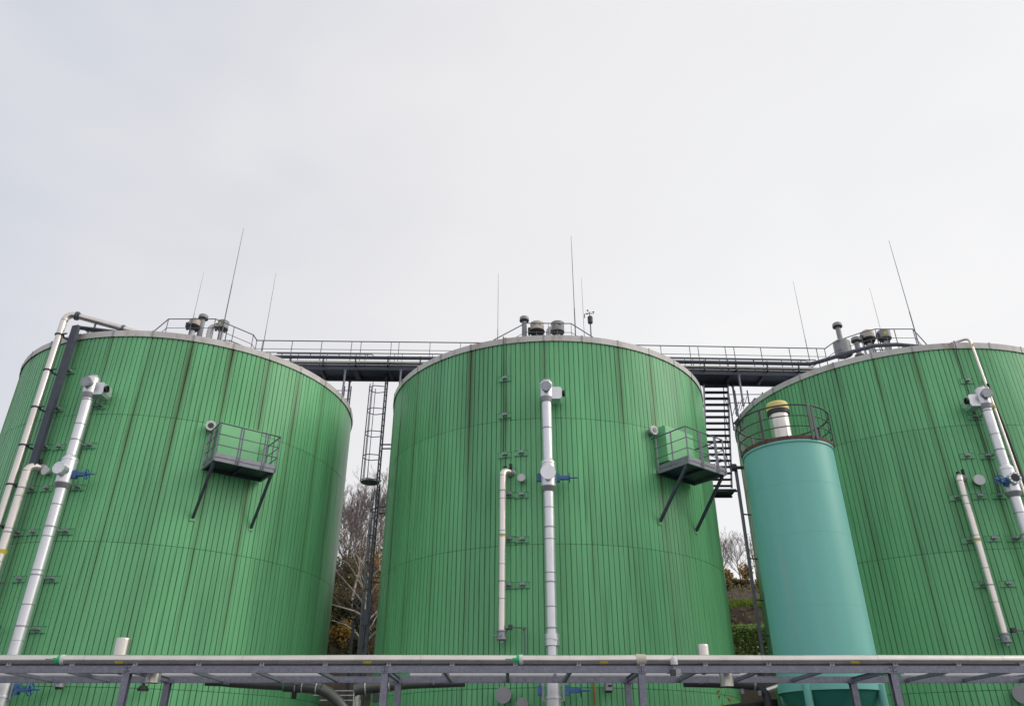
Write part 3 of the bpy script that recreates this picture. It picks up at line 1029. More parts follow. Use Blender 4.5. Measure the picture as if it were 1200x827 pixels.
line_pipe('bridge_pipe', F1, -11.2, -.6, -.20, 16.79, .075, 'dark_steel', 'dark pipe along the front of the left walkway bridge')
line_pipe('bridge_pipe', F1, -11.2, -.6, -.14, 16.61, .052, 'rack_pipe', 'slim pale pipe below the dark pipe on the left bridge')
line_pipe('bridge_pipe', F2, 3.5, 12.7, -.20, 16.79, .085, 'dark_steel', 'dark pipe along the right bridge climbing onto the right roof',
          [Vector((13.1, 28.75, 16.82)), Vector((14.2, 28.6, 17.12)), Vector((15.4, 28.55, 17.46)), Vector((16.4, 28.55, 17.52)), Vector((17.6, 28.6, 17.45)), Vector((17.75, 28.7, 16.2)), Vector((17.75, 28.7, 15.3))])
line_pipe('bridge_pipe', F2, 3.5, 13.0, -.14, 16.61, .05, 'rack_pipe', 'slim pale pipe below the dark pipe on the right bridge')
for F, xs_, lab in ((F1, (-9.9, -5.9), 'left'), (F2, (6.0, 12.6), 'right')):
    b = MB(); b.tube([F(xs_[0], -.1, 17.00), F((xs_[0] + xs_[1]) / 2, -.1, 17.0), F(xs_[1], -.1, 17.00), F(xs_[1] + .12, -.1, 16.85)], .02, 6)
    for q in range(4):
        x = xs_[0] + .2 + (xs_[1] - xs_[0] - .4) * q / 3
        b.bar(F(x, -.1, 17.0), F(x, -.03, 16.98), .03, .03)
    o = b.build('cable_conduit', 'rail_steel', loc=F(xs_[0], -.1, 17)); tag(o, 'thin conduit along the toe board of the %s bridge' % lab, 'conduit')


# ------------------------------------------------------------------ roof platforms and the gear on them
def roof_platform(k, pts, y, label):
    """pts: front handrail polyline (x, z) from left to right; deck at 17.5"""
    t = thing('roof_platform', TANK[k] + Vector((0, 0, 16.2)), label, 'platform', 'railed roof platforms')
    xs_ = [p[0] for p in pts]
    zm = max(p[1] for p in pts)
    flat = [p[0] for p in pts if p[1] > zm - .15]
    xa, xb = min(flat), max(flat)
    zd = 17.50
    b = MB(); b.box(((xa + xb) / 2, y + .95, zd - .02), (xb - xa, 1.9, .04)); b.build('deck', 'galv', t)
    for yy in (y, y + 1.9):
        b = MB(); b.ibeam((xa, yy, zd - .13), (xb, yy, zd - .13), .08, .16); b.build('deck_beam', 'galv', t)
        for x in (xa + .1, xb - .1):
            d = math.hypot(x - TANK[k].x, yy - TANK[k].y)
            zr = 16.1 - (max(0, d - .9)) * (16.1 - RIM - .165) / (R - 1.1)
            b = MB(); b.bar((x, yy, zr - .03), (x, yy, zd - .21), .08, .08); b.build('deck_leg', 'galv', t)
        b = MB(); b.tube([(px, yy, pz) for px, pz in pts], .024, 8); b.build('hand_rail', 'rail_steel', t)
        b = MB(); b.tube([(px, yy, pz - .45) for px, pz in pts], .014, 8); b.build('mid_rail', 'rail_steel', t)
        posts = []
        for (x0, z0), (x1, z1) in zip(pts, pts[1:]):
            m = max(1, round((x1 - x0) / 1.0))
            for i in range(m):
                posts.append((x0 + (x1 - x0) * i / m, z0 + (z1 - z0) * i / m))
        posts.append(pts[-1])
        for px, pz in posts:
            b = MB(); b.bar((px, yy, max(16.4, pz - 1.16)), (px, yy, pz), .04, .02, (1, 0, 0)); b.build('rail_post', 'rail_steel', t)
    # steps down to the bridges
    for s_, xe in ((-1, xa), (1, xb)):
        b = MB()
        x2 = xe + s_ * .95
        for yy in (y + .35, y + 1.45):
            b.bar((xe, yy, zd - .05), (x2, yy, 16.55), .03, .18)
        b.build('stair_stringer', 'galv', t)
        for q in range(1, 5):
            f = q / 5
            b = MB(); b.box((xe + s_ * .95 * f, y + .9, zd - .02 - f * .95), (.22, 1.06, .03)); b.build('step', 'galv', t)


roof_platform(1, [(-15.32, 18.12), (-14.84, 18.71), (-12.81, 18.71), (-11.05, 17.92), (-10.86, 17.66)], 28.42, 'railed roof platform on top of the left tank')
roof_platform(2, [(-.80, 17.83), (.59, 18.68), (2.57, 18.66), (3.55, 17.93)], 28.72, 'railed roof platform on top of the middle tank')
roof_platform(3, [(13.58, 17.66), (14.09, 18.02), (15.3, 18.46), (16.0, 18.66), (17.67, 18.66), (18.1, 17.85)], 29.2, 'railed roof platform on top of the right tank')

ZD = 17.501


def vent(x, y, zt, label, base_r=0):
    t = thing('vent_chimney', (x, y, ZD), label, 'vent', 'capped vent chimneys on the roofs')
    b = MB(); b.cyl((x, y, ZD), (x, y, zt - .1), .11, 18); b.lathe(Vector((x, y, ZD)), U, [(0, .2), (.05, .2), (.05, .1)], 18); b.build('stack', 'grey_plastic', t)
    b = MB(); b.lathe(Vector((x, y, zt)), U, [(-.20, .11), (-.24, .16), (-.20, .205), (-.17, .21), (-.04, .20), (0, .16), (0.015, 0)], 20); c = b.build('cap', 'grey_plastic', t)
    b = MB(); b.lathe(Vector((x, y, zt)), U, [(-.245, .11), (-.245, .158), (-.205, .207), (-.18, .214), (-.17, .214)], 20); b.build('cap_skirt', 'dark_grey', c)
    if base_r:
        b = MB(); b.lathe(Vector((x, y, ZD)), U, [(0, base_r), (.62, base_r), (.70, base_r * .8), (.72, .11)], 22); b.build('base_drum', 'grey_plastic', t)


def relief(x, y, zb, zt, r, style, label, sticker=False):
    t = thing('relief_valve', (x, y, ZD), label, 'valve', 'relief valve drums on the roofs')
    P = Vector((x, y, 0))
    b = MB()
    if style == 'hood':
        b.lathe(P, U, [(zb + .24, r), (zt - .10, r), (zt - .06, r * .8), (zt - .03, r * .5), (zt, .12), (zt, 0)], 24)
        b.build('drum', 'cream', t)
        b = MB(); b.lathe(P, U, [(zb, 0), (zb, r * .72), (zb + .10, r * .95), (zb + .19, r * 1.12), (zb + .235, r * 1.12), (zb + .25, r)], 24); b.build('hood', 'black', t)
    else:
        b.lathe(P, U, [(zb + .12, r), (zt - .12, r), (zt - .11, r * 1.03), (zt - .09, r * 1.03), (zt - .09, r * .6), (zt - .02, r * .55), (zt, .1), (zt, 0)], 24)
        b.build('drum', 'grey_plastic', t)
        b = MB(); b.lathe(P, U, [(zb, 0), (zb, r * .6), (zb + .12, r * 1.02), (zb + .15, r * 1.02), (zb + .15, r)], 24); b.build('hood', 'dark_grey', t)
    if sticker:
        b = MB()
        pts = []
        for i in range(4):
            a = -.15 - .35 + i * .15
            pts.append((x + sin(a) * (r + .004), y - cos(a) * (r + .004)))
        z0, z1 = zt - .36, zt - .22
        for (xa, ya), (xb, yb) in zip(pts, pts[1:]):
            b.quad([(xa, ya, z0), (xb, yb, z0), (xb, yb, z1), (xa, ya, z1)])
        b.build('warning_sticker', 'yellow', t)
    b = MB(); b.cyl((x, y, ZD), (x, y, zb + .05), r * .42, 16); b.cyl((x, y, ZD), (x, y, ZD + .06), r * .7, 16); b.build('neck', 'white_paint', t)
    for q in range(3):
        a = q * 2.094 + .4
        b = MB(); b.bar((x + cos(a) * r * .85, y + sin(a) * r * .85, ZD), (x + cos(a) * r * .85, y + sin(a) * r * .85, zb + .15), .035, .035); b.build('leg', 'rail_steel', t)
    b = MB(); b.box((x - r * 1.12, y - .03, zb + .25), (.14, .14, .22)); b.cyl((x - r * 1.15, y, zb + .05), (x - r * 1.15, y, zb + .42), .05, 10); b.build('counterweight', 'dark_grey', t)


def elbow_stub(x, y, zt, r, label):
    t = thing('elbow_stub', (x, y, ZD), label, 'pipe', 'pale elbow pipes on the roofs')
    pts = [(x, y, ZD), (x, y, zt - .18)] + [(x + .16 * (1 - cos(q * pi / 8)), y, zt - .18 + .16 * sin(q * pi / 8)) for q in range(1, 5)] + [(x + .34, y, zt - .02)]
    b = MB(); b.tube(pts, r, 14); b.build('pipe_bend', 'white_paint', t)
    b = MB(); b.cyl((x, y, ZD), (x, y, ZD + .05), r * 1.6, 14); b.build('flange', 'galv_light', t)


vent(-13.60, 28.95, 19.22, 'capped vent chimney on the left tank\'s roof')
relief(-13.82, 28.72, 18.30, 18.90, .235, 'hood', 'cream drum valve with black hood on the left roof')
relief(-12.62, 28.85, 18.32, 18.90, .235, 'drum', 'grey drum valve with yellow sticker on the left roof', True)
elbow_stub(-13.15, 28.85, 18.62, .11, 'pale elbow pipe between the drum valves on the left roof')
vent(.54, 29.0, 19.15, 'capped vent chimney on the middle tank\'s roof')
relief(1.10, 29.02, 18.2, 18.92, .30, 'hood', 'cream drum valve with black hood on the middle roof')
relief(2.00, 29.02, 18.25, 18.92, .29, 'drum', 'grey drum valve with yellow sticker on the middle roof', True)
elbow_stub(1.60, 28.98, 18.58, .11, 'pale elbow pipe between the drum valves on the middle roof')
vent(14.52, 29.5, 19.13, 'capped vent chimney on a drum on the right roof', .36)
relief(15.82, 29.6, 18.15, 18.82, .27, 'hood', 'cream drum valve with black hood on the right roof')
relief(16.56, 29.6, 18.25, 18.85, .27, 'drum', 'grey drum valve with yellow sticker on the right roof', True)
vent(15.22, 29.55, 18.42, 'short wide capped stub on the right tank\'s roof')
t = thing('motor_box', (17.2, 29.5, ZD), 'small wedge shaped grey motor housing on the right roof', 'motor')
b = MB()
b.v += [Vector(p) for p in ((16.98, 29.4, ZD), (17.42, 29.4, ZD), (17.42, 29.75, ZD), (16.98, 29.75, ZD), (17.28, 29.45, ZD + .56), (17.40, 29.45, ZD + .56), (17.40, 29.7, ZD + .56), (17.28, 29.7, ZD + .56))]
for q in ((0, 3, 2, 1), (4, 5, 6, 7), (0, 1, 5, 4), (1, 2, 6, 5), (2, 3, 7, 6), (3, 0, 4, 7)):
    b.f.append(q); b.sm.append(False)
b.build('housing', 'grey_plastic', t)
b = MB(); b.cyl((17.42, 29.57, ZD + .3), (17.62, 29.57, ZD + .3), .07, 12); b.build('shaft', 'dark_grey', t)


def rod(x, y, z0, zt, r, label):
    t = thing('lightning_rod', (x, y, z0), label, 'lightning rod', 'lightning rods on the tank roofs')
    h_ = zt - z0
    b = MB(); b.tube([(x, y, z0), (x, y, z0 + h_ * .5)], [r, r * .85], 8); b.build('lower_tube', 'rail_steel', t)
    b = MB(); b.tube([(x, y, z0 + h_ * .5), (x, y, z0 + h_ * .8), (x, y, zt)], [r * .6, r * .5, r * .28], 8); b.build('upper_rod', 'rail_steel', t)
    b = MB(); b.cyl((x, y, z0), (x, y, z0 + .06), r * 4, 10); b.build('base', 'galv_light', t)


rod(-12.50, 28.62, 17.501, 23.75, .026, 'tallest lightning rod on the left tank\'s roof')
rod(-14.36, 29.6, 17.501, 21.95, .016, 'shorter lightning rod left of the left roof\'s vents')
rod(-10.58, 28.5, 15.3, 21.15, .018, 'lightning rod right of the left tank\'s roof platform')
rod(2.76, 28.9, 15.6, 23.5, .028, 'tallest lightning rod on the middle tank\'s roof')
rod(-.62, 28.9, 15.5, 21.42, .018, 'lightning rod left of the middle tank\'s roof platform')
rod(3.14, 28.9, 15.5, 21.2, .016, 'shorter lightning rod beside the middle roof\'s tallest rod')
rod(17.68, 29.1, 15.6, 23.4, .028, 'tallest lightning rod on the right tank\'s roof')
rod(16.55, 29.75, 15.9, 21.2, .016, 'shorter lightning rod behind the right roof\'s drum valves')
rod(12.9, 29.35, 15.2, 21.28, .02, 'lightning rod left of the right tank\'s roof platform')

t = thing('weather_station', (3.44, 28.95, 15.6), 'small weather station with wind cups on the middle roof', 'weather station')
b = MB(); b.cyl((3.44, 28.95, 15.6), (3.44, 28.95, 18.85), .028, 8); b.build('mast', 'rail_steel', t)
b = MB(); b.lathe(Vector((3.44, 28.95, 0)), U, [(18.80, 0), (18.80, .085), (18.83, .11), (19.12, .115), (19.15, .09), (19.15, 0)], 14); b.build('sensor_can', 'dark_grey', t)
b = MB(); b.cyl((3.43, 28.95, 19.15), (3.43, 28.95, 19.36), .02, 8); b.bar((3.22, 28.95, 19.30), (3.62, 28.95, 19.30), .018, .018); b.build('cross_arm', 'rail_steel', t)
b = MB()
for dx, dy in ((.17, 0), (-.10, .14), (-.10, -.14)):
    p = Vector((3.43 + dx, 28.95 + dy, 19.38)); b.bar((3.43, 28.95, 19.36), p, .012, .012); b.cone(p, p + Vector((0, .06, 0)), .045, .01, 8)
b.build('wind_cups', 'dark_grey', t)
b = MB(); b.box((3.20, 28.95, 19.18), (.03, .1, .17)); b.build('wind_vane', 'black', t)

# ------------------------------------------------------------------ caged ladder between the left and middle tanks
t = thing('caged_ladder', (-5.75, 29.5, .11), 'tall steel caged ladder beside the middle tank\'s left side', 'ladder')
lx, ly = -5.42, 29.35


def ladder(x0, y0, zl, zh, cage0, cage1, rr_, off=.35):
    for s_ in (-1, 1):
        b = MB(); b.bar((x0, y0 + s_ * .23, zl), (x0, y0 + s_ * .23, zh), .06, .03, (0, 1, 0)); b.build('stile', 'dark_steel', t)
    z = zl + .2
    b = MB()
    b.cyl((x0, y0 - .23, z), (x0, y0 + .23, z), .014, 6); rg = b.build('rung', 'dark_steel', t)
    q = 1
    while z + q * .28 < zh:
        place('rung', rg.data, t, (0, 0, q * .28)); q += 1
    z = cage0
    while z <= cage1 + .01:
        b = MB()
        pts = [(x0, y0 - .26, z)] + [(x0 - off - rr_ * cos(q), y0 - rr_ * sin(q) * 1.0, z) for q in [1.4 - i * .35 for i in range(9)]] + [(x0, y0 + .26, z)]
        b.tube(pts, .018, 6); b.build('cage_hoop', 'dark_steel', t)
        z += 1.02
    for q in (-1.1, -.55, 0, .55, 1.1):
        b = MB(); p = (x0 - off - rr_ * cos(q), y0 - rr_ * sin(q))
        b.bar((p[0], p[1], cage0), (p[0], p[1], cage1), .03, .012, (0, 1, 0)); b.build('cage_strap', 'rail_steel', t)


ladder(-5.36, 29.4, 11.7, 16.5, 11.74, 16.0, .36)
ladder(-5.33, 29.45, .11, 11.7, 2.4, 11.4, .24, .0)
b = MB(); b.lathe(Vector((-5.68, 29.4, 11.68)), U, [(0, 0), (0, .37), (.03, .37), (.03, 0)], 20); b.bar((-5.4, 29.2, 11.69), (-5.2, 29.2, 11.69), .05, .05); b.build('rest_landing', 'galv', t)
for z in (2.2, 5.0, 7.9, 10.6, 13.2):
    for y in (29.12, 29.98):
        b = MB(); b.bar((-5.33, y if z < 11 else min(y, 29.58), z), (-4.86, y if z < 11 else min(y, 29.58), z), .04, .05); b.build('wall_arm', 'dark_steel', t)

# steel post bundle at the ladder's foot
t = thing('cable_tower', (-5.55, 28.9, .11), 'dark steel frame of posts at the caged ladder\'s foot', 'frame')
for x, y, zt in ((-5.35, 28.75, 6.7), (-5.15, 28.75, 7.2), (-5.75, 30.6, 6.75), (-6.05, 30.6, 6.6)):
    b = MB(); b.bar((x, y, .11), (x, y, zt), .10, .10, (0, 1, 0)); b.build('post', 'dark_steel', t)
for z in (3, 5.4, 6.7):
    b = MB(); b.bar((-5.15, 28.75, z * .96), (-5.35, 28.75, z * .96), .05, .07); b.build('tie', 'dark_steel', t)
b = MB(); b.bar((-6.12, 30.6, 6.5), (-5.3, 30.3, 6.5), .05, .08); b.build('tie', 'dark_steel', t)
b = MB(); b.bar((-5.35, 28.68, 6.4), (-5.15, 28.68, 6.4), .05, .5); b.build('junction_plate', 'dark_steel', t)

# small service stair with rails below the bridges, seen over the rims
for k, x, y, sgn, lab in ((1, -7.25, 29.9, 1, 'small railed step frame under the left bridge by the left rim'), (3, 9.75, 30.3, -1, 'small railed step frame under the right bridge by the right rim')):
    t = thing('step_frame', (x, y, 14.9), lab, 'frame', 'railed step frames below the bridges')
    for dx, zz in ((0, 16.2), (-.55 * sgn, 16.2), (.28 * sgn, 16.2), (-1.2 * sgn, 16.1)):
        px = x + dx
        d = math.hypot(px - TANK[k].x, y - TANK[k].y)
        zr = RIM + .165 + max(0, (R - .2 - d)) * .27 if d < R - .2 else 14.3
        b = MB(); b.bar((px, y, zr), (px, y, zz), .045, .045, (0, 1, 0)); b.build('post', 'rail_steel', t)
    for z in (16.0, 15.6):
        b = MB(); b.tube([(x - 1.2 * sgn, y, z), (x + .28 * sgn, y, z)], .018, 6); b.build('rail', 'rail_steel', t)
    b = MB(); b.bar((x + .25 * sgn, y - .1, 14.55), (x - .85 * sgn, y - .1, 15.75), .05, .14); b.build('stringer', 'dark_steel', t)
    for q in range(5):
        f = q / 4
        b = MB(); b.tube([(x + .25 * sgn - f * .5 * sgn, y, 15.0 + f * .3), (x + .0 * sgn - f * .5 * sgn, y, 15.6 + f * .3)], .014, 6); b.build('bar', 'rail_steel', t)

# ------------------------------------------------------------------ steep stair between the middle and right tanks
t = thing('steel_stair', (8.85, 31.2, .11), 'steep open tread steel stair between the middle and right tanks', 'stair')
NT = 17
zt0, zt1, y0, y1 = 16.22, 12.25, 29.95, 31.5
tb_ = MB()
# tread mesh: nosing bar, back bar and cross slats with gaps (open grating)
for dy in (-.11, -.04, .03, .10):
    tb_.bar((-.48, dy, 0), (.48, dy, 0), .02, .03)
for q in range(9):
    x = -.48 + .96 * q / 8
    tb_.bar((x, -.12, 0), (x, .11, 0), .03, .03)
TREAD = bpy.data.meshes.new('tread')
TREAD.from_pydata([tuple(v) for v in tb_.v], [], tb_.f); TREAD.materials.append(MATS['dark_steel'])
base = Vector((8.85, 31.2, .11))
for i in range(NT):
    f = i / (NT - 1)
    place('tread', TREAD, t, Vector((8.86, y0 + (y1 - y0) * f, zt0 + (zt1 - zt0) * f)) - base)
for sx in (-.52, .52):
    b = MB(); b.bar((8.86 + sx, y0, zt0 + .1), (8.86 + sx, y1, zt1 - .1), .035, .2, (0, 1, 0)); b.build('stringer', 'galv_light', t)
    b = MB(); b.tube([(8.86 + sx, y0 + .35, zt0 + 1.0), (8.86 + sx, y1 + .35, zt1 + 1.0)], .022, 8); b.build('hand_rail', 'rail_steel', t)
    for q in range(5):
        f = (q + .3) / 5
        yy = y0 + (y1 - y0) * f; zz = zt0 + (zt1 - zt0) * f
        b = MB(); b.bar((8.86 + sx, yy, zz), (8.86 + sx, yy + .35, zz + 1.0), .03, .02); b.build('rail_post', 'rail_steel', t)
b = MB(); b.box((9.12, 32.0, 12.13), (.95, .8, .05)); b.build('landing', 'dark_steel', t)
for y in (31.6, 32.4):
    b = MB(); b.bar((8.45, y, 12.06), (9.62, y, 12.06), .06, .08); b.build('landing_beam', 'dark_steel', t)
for x, y, zt in ((9.44, 30.75, 12.9),):
    b = MB(); b.bar((x, y, .11), (x, y, zt), .11, .11, (0, 1, 0)); b.build('post', 'galv', t)
for z in (6.1, 7.4, 9.0, 10.8):
    b = MB(); b.bar((9.48, 30.75, z), (9.93, 30.9, z), .04, .05); b.build('wall_tie', 'rail_steel', t)
b = MB(); b.lathe(Vector((9.33, 30.6, 12.75)), Vector((1, 0, 0)), [(-.12, 0), (-.12, .16), (.08, .16), (.08, .07), (.4, .07), (.4, 0)], 16); b.build('lamp_housing', 'rail_rust', t)

# ------------------------------------------------------------------ turquoise silo
SX, SY, SR = 8.207, 21.5, 1.271
SO = Vector((SX, SY, 0))
t = thing('silo', (SX, SY, 0), 'slender turquoise silo with conical base in front of the right tank', 'silo')
for z0, z1 in ((3.48, 5.35), (5.35, 7.22), (7.22, 8.62), (8.62, 9.80)):
    b = MB(); b.lathe(SO, U, [(z0, SR - .003), (z0 + .004, SR), (z1 - .004, SR), (z1, SR - .003)], 72)
    b.build('shell_section', 'teal', t)
b = MB(); b.lathe(SO, U, [(9.79, SR - .03), (9.79, SR + .03), (9.86, SR + .03), (9.87, SR - .02), (9.95, .3), (9.95, 0)], 60); b.build('roof', 'teal', t)
b = MB(); b.lathe(SO, U, [(9.865, SR + .0), (9.865, SR + .045), (9.96, SR + .045), (9.96, SR + .03), (9.875, SR + .03)], 60); b.build('toe_ring', 'rust', t)
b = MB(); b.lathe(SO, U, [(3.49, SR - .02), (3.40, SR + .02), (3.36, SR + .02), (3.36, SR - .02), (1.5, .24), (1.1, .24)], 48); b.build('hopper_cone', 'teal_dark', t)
b = MB(); b.lathe(SO, U, [(3.36, SR + .004), (3.36, SR + .03), (3.55, SR + .03), (3.55, SR + .004)], 60); b.build('skirt_ring', 'teal', t)
b = MB(); b.cyl(SO + U * .7, SO + U * 1.1, .28, 18); b.build('outlet_slide', 'galv_light', t)
for a in (-45, 45, 135, 225):
    q = rad(a)
    p = SO + Vector((sin(q) * (SR + .02), -cos(q) * (SR + .02), 0))
    b = MB(); b.cyl(p + U * .0, p + U * 3.5, .10, 14); b.box(p + U * .015, (.36, .36, .03)); b.build('leg', 'teal', t)
# guard rail with an opening towards the camera side
rr_ = SR + .06
gaps = (14, 20)
for z, r, nm in ((10.90, .026, 'hand_rail'), (10.56, .017, 'mid_rail'), (10.24, .017, 'mid_rail')):
    for a0, a1 in ((20, 197), (197, 374)):
        b = MB(); b.tube([SO + Vector((sin(rad(a)) * rr_, -cos(rad(a)) * rr_, z)) for a in [a0 + (a1 - a0) * i / 24 for i in range(25)]], r, 8); b.build(nm, 'rail_rust', t)
for a in (20, 14, -46, -100, 62, 108, 155, 205):
    p = SO + Vector((sin(rad(a)) * rr_, -cos(rad(a)) * rr_, 0))
    b = MB(); b.box(p + U * 10.38, (.075, .03, 1.04), Matrix.Rotation(rad(a), 3, 'Z')); b.build('rail_post', 'rail_rust', t)
p = SO + Vector((sin(rad(-72)) * (SR + .06), -cos(rad(-72)) * (SR + .06), 0))
# dust filter on the silo's roof
fx, fy = 8.02, 21.15
t = thing('dust_filter', (fx, fy, 9.9), 'stainless dust filter with yellow cap on the silo\'s roof', 'filter')
P = Vector((fx, fy, 0))
b = MB(); b.lathe(P, U, [(9.88, .285), (10.55, .285), (10.555, .29), (10.565, .29), (10.57, .285), (11.02, .285)], 28); b.build('body', 'stainless', t)
b = MB(); b.lathe(P, U, [(10.98, .286), (10.98, .315), (11.01, .33), (11.04, .33), (11.045, .31), (11.075, .31), (11.08, .325), (11.12, .325), (11.12, .28)], 28); b.build('clamp_ring', 'dark_grey', t)
b = MB(); b.lathe(P, U, [(11.10, .28), (11.10, .32), (11.13, .33), (11.30, .325), (11.355, .295), (11.38, .2), (11.385, 0)], 28); b.build('cap', 'cap_yellow', t)
b = MB(); b.bar((fx - .12, fy - .30, 10.14), (fx + .05, fy - .30, 10.14), .02, .03); b.bar((fx + .04, fy - .30, 10.14), (fx + .04, fy - .30, 10.22), .02, .03); b.build('latch', 'dark_grey', t)

# ------------------------------------------------------------------ pipe rack across the foreground
ZB0, ZB1 = 3.40, 3.535
YF, YR = 17.0, 19.1
t = thing('pipe_rack', (0, 18.05, 0), 'galvanised steel pipe rack crossing the foreground', 'pipe rack')
XB = [-18.5, -13.25, -7.94, -2.62, 2.67, 7.86, 13.1, 18.4]
for x0, x1 in zip(XB, XB[1:]):
    for y in (YF, YR):
        b = MB(); b.bar((x0 + .003, y, (ZB0 + ZB1) / 2), (x1 - .003, y, (ZB0 + ZB1) / 2), .012, ZB1 - ZB0 - .02)
        b.bar((x0 + .003, y + .03, ZB1 - .005), (x1 - .003, y + .03, ZB1 - .005), .075, .010)
        b.bar((x0 + .003, y + .03, ZB0 + .005), (x1 - .003, y + .03, ZB0 + .005), .075, .010)
        b.build('long_beam', 'galv', t)
for x in XB:
    for y in (YF + .06, YR + .06):
        b = MB(); b.ibeam((x, y, .02), (x, y, ZB0 - .012), .14, .14, .012, (0, 1, 0)); b.box((x, y, .015), (.3, .3, .03)); b.box((x, y, ZB0 - .006), (.2, .16, .01)); b.build('post', 'galv', t)
    b = MB(); b.ibeam((x, YF + .075, ZB0 + .065), (x, YR - .012, ZB0 + .065), .08, .10, .01); b.build('cross_beam', 'galv', t)
    b = MB()
    for dx in (-.05, .05):
        for z in (ZB0 + .03, ZB1 - .03):
            b.cyl((x + dx, YF - .006, z), (x + dx, YF - .018, z), .011, 6)
    b.bar((x, YF - .012, ZB0 + .005), (x, YF - .012, ZB1 - .005), .012, .012, (0, 1, 0))
    b.build('splice_bolts', 'dark_steel', t)
x = XB[0] + 1.31
while x < XB[-1]:
    if min(abs(x - q) for q in XB) > .4:
        b = MB(); b.bar((x, YF + .07, ZB0 + .055), (x, YR - .012, ZB0 + .055), .07, .07); b.build('cross_bar', 'galv', t)
    x += 1.315

# main pipe on the rack
PZ, PR, PY = 3.66, .098, 17.10
t = thing('rack_pipe', (0, PY, PZ), 'long bright steel pipe lying along the rack\'s front edge', 'pipe')
xs_ = [-18.4, -13, -8.9, -5.6, -1.9, 1.2, 2.69, 5.2, 7.6, 10.2, 13, 18.4]
for i, (x0, x1) in enumerate(zip(xs_, xs_[1:])):
    dz = (.004, -.004, .003, -.003)[i % 4]
    b = MB(); b.tube([(x0 + .002, PY, PZ + dz), ((x0 + x1) / 2, PY, PZ + dz * .2), (x1 - .002, PY, PZ - dz)], PR, 28, caps=False); b.build('pipe_section', 'rack_pipe', t)
b = MB(); b.lathe(Vector((2.69, PY, PZ)), Vector((1, 0, 0)), [(-.10, PR - .01), (-.10, PR + .022), (.10, PR + .012), (.10, PR - .01)], 28); b.build('coupling', 'cream', t)
for x in (-9.43, .12):
    b = MB(); b.lathe(Vector((x, PY, PZ)), Vector((1, 0, 0)), [(-.03, PR), (-.03, PR + .006), (.03, PR + .006), (.03, PR)], 28); b.build('green_band', 'sign_green', t)
    b = MB(); b.lathe(Vector((x + .07, PY, PZ)), Vector((1, 0, 0)), [(-.037, PR), (-.037, PR + .006), (.04, PR + .006), (.04, PR)], 28); b.build('white_band', 'white_paint', t)
    # flow arrow label wrapped on the pipe's front
    b = MB()
    for a0, a1, l0, l1 in ((-6, 8, -.26, -.03), (-16, -6, -.11, -.03), (8, 18, -.11, -.03)):
        for f in range(2):
            q0, q1 = rad(a0 + (a1 - a0) * f / 2), rad(a0 + (a1 - a0) * (f + 1) / 2)
            rr2 = PR + .004
            pa = (PY - cos(q0) * rr2, PZ + sin(q0) * rr2); pb = (PY - cos(q1) * rr2, PZ + sin(q1) * rr2)
            b.quad([(x + l0, pa[0], pa[1]), (x + l1, pa[0], pa[1]), (x + l1, pb[0], pb[1]), (x + l0, pb[0], pb[1])])
    b.build('flow_arrow', 'sign_green', t)
for x in (-8.15, -3.0, 1.90, 7.12):
    b = MB()
    for f in range(3):
        q0, q1 = rad(-52 + f * 10), rad(-52 + f * 10 + 10)
        rr2 = PR + .005
        pa = (PY - cos(q0) * rr2, PZ + sin(q0) * rr2); pb = (PY - cos(q1) * rr2, PZ + sin(q1) * rr2)
        b.quad([(x - .085, pa[0], pa[1]), (x + .085, pa[0], pa[1]), (x + .085, pb[0], pb[1]), (x - .085, pb[0], pb[1])])
    b.build('yellow_label', 'yellow', t)
x = .07 - 1.312 * 13
while x < 18:
    b = MB(); b.box((x, PY - .02, ZB1 + .014), (.10, .16, .02)); b.cyl((x - .03, PY - .085, ZB1 + .02), (x - .03, PY - .085, ZB1 + .05), .011, 6); b.cyl((x + .03, PY - .085, ZB1 + .02), (x + .03, PY - .085, ZB1 + .05), .011, 6)
    b.build('pipe_shoe', 'galv_light', t)
    x += 1.312
b = MB(); b.box((0, PY + .02, ZB1 + .0145), (36.8, .07, .026)); b.build('dark_gap_strip', 'dark_steel', t)  # dark strip added to make the bright gap under the pipe read dark
# second pale pipe behind it
t = thing('rack_pipe', (0, 20.3, 3.69), 'pale pipe lying behind the front pipe on the rack', 'pipe')
for x0, x1 in ((-18.4, -7), (-7, -4.6), (-2.5, 2.2), (2.2, 6.0), (9.6, 18.4)):
    b = MB(); b.tube([(x0 + .003, 20.3, 3.69), (x1 - .003, 20.3, 3.69)], .085, 20); b.build('pipe_section', 'white_paint', t)
for x in (-15, -10, -6, -1.6, 1, 4, 10, 12, 15):
    b = MB(); b.bar((x, 19.12, 3.57), (x, 20.42, 3.57), .06, .06); b.build('support_arm', 'galv', t)

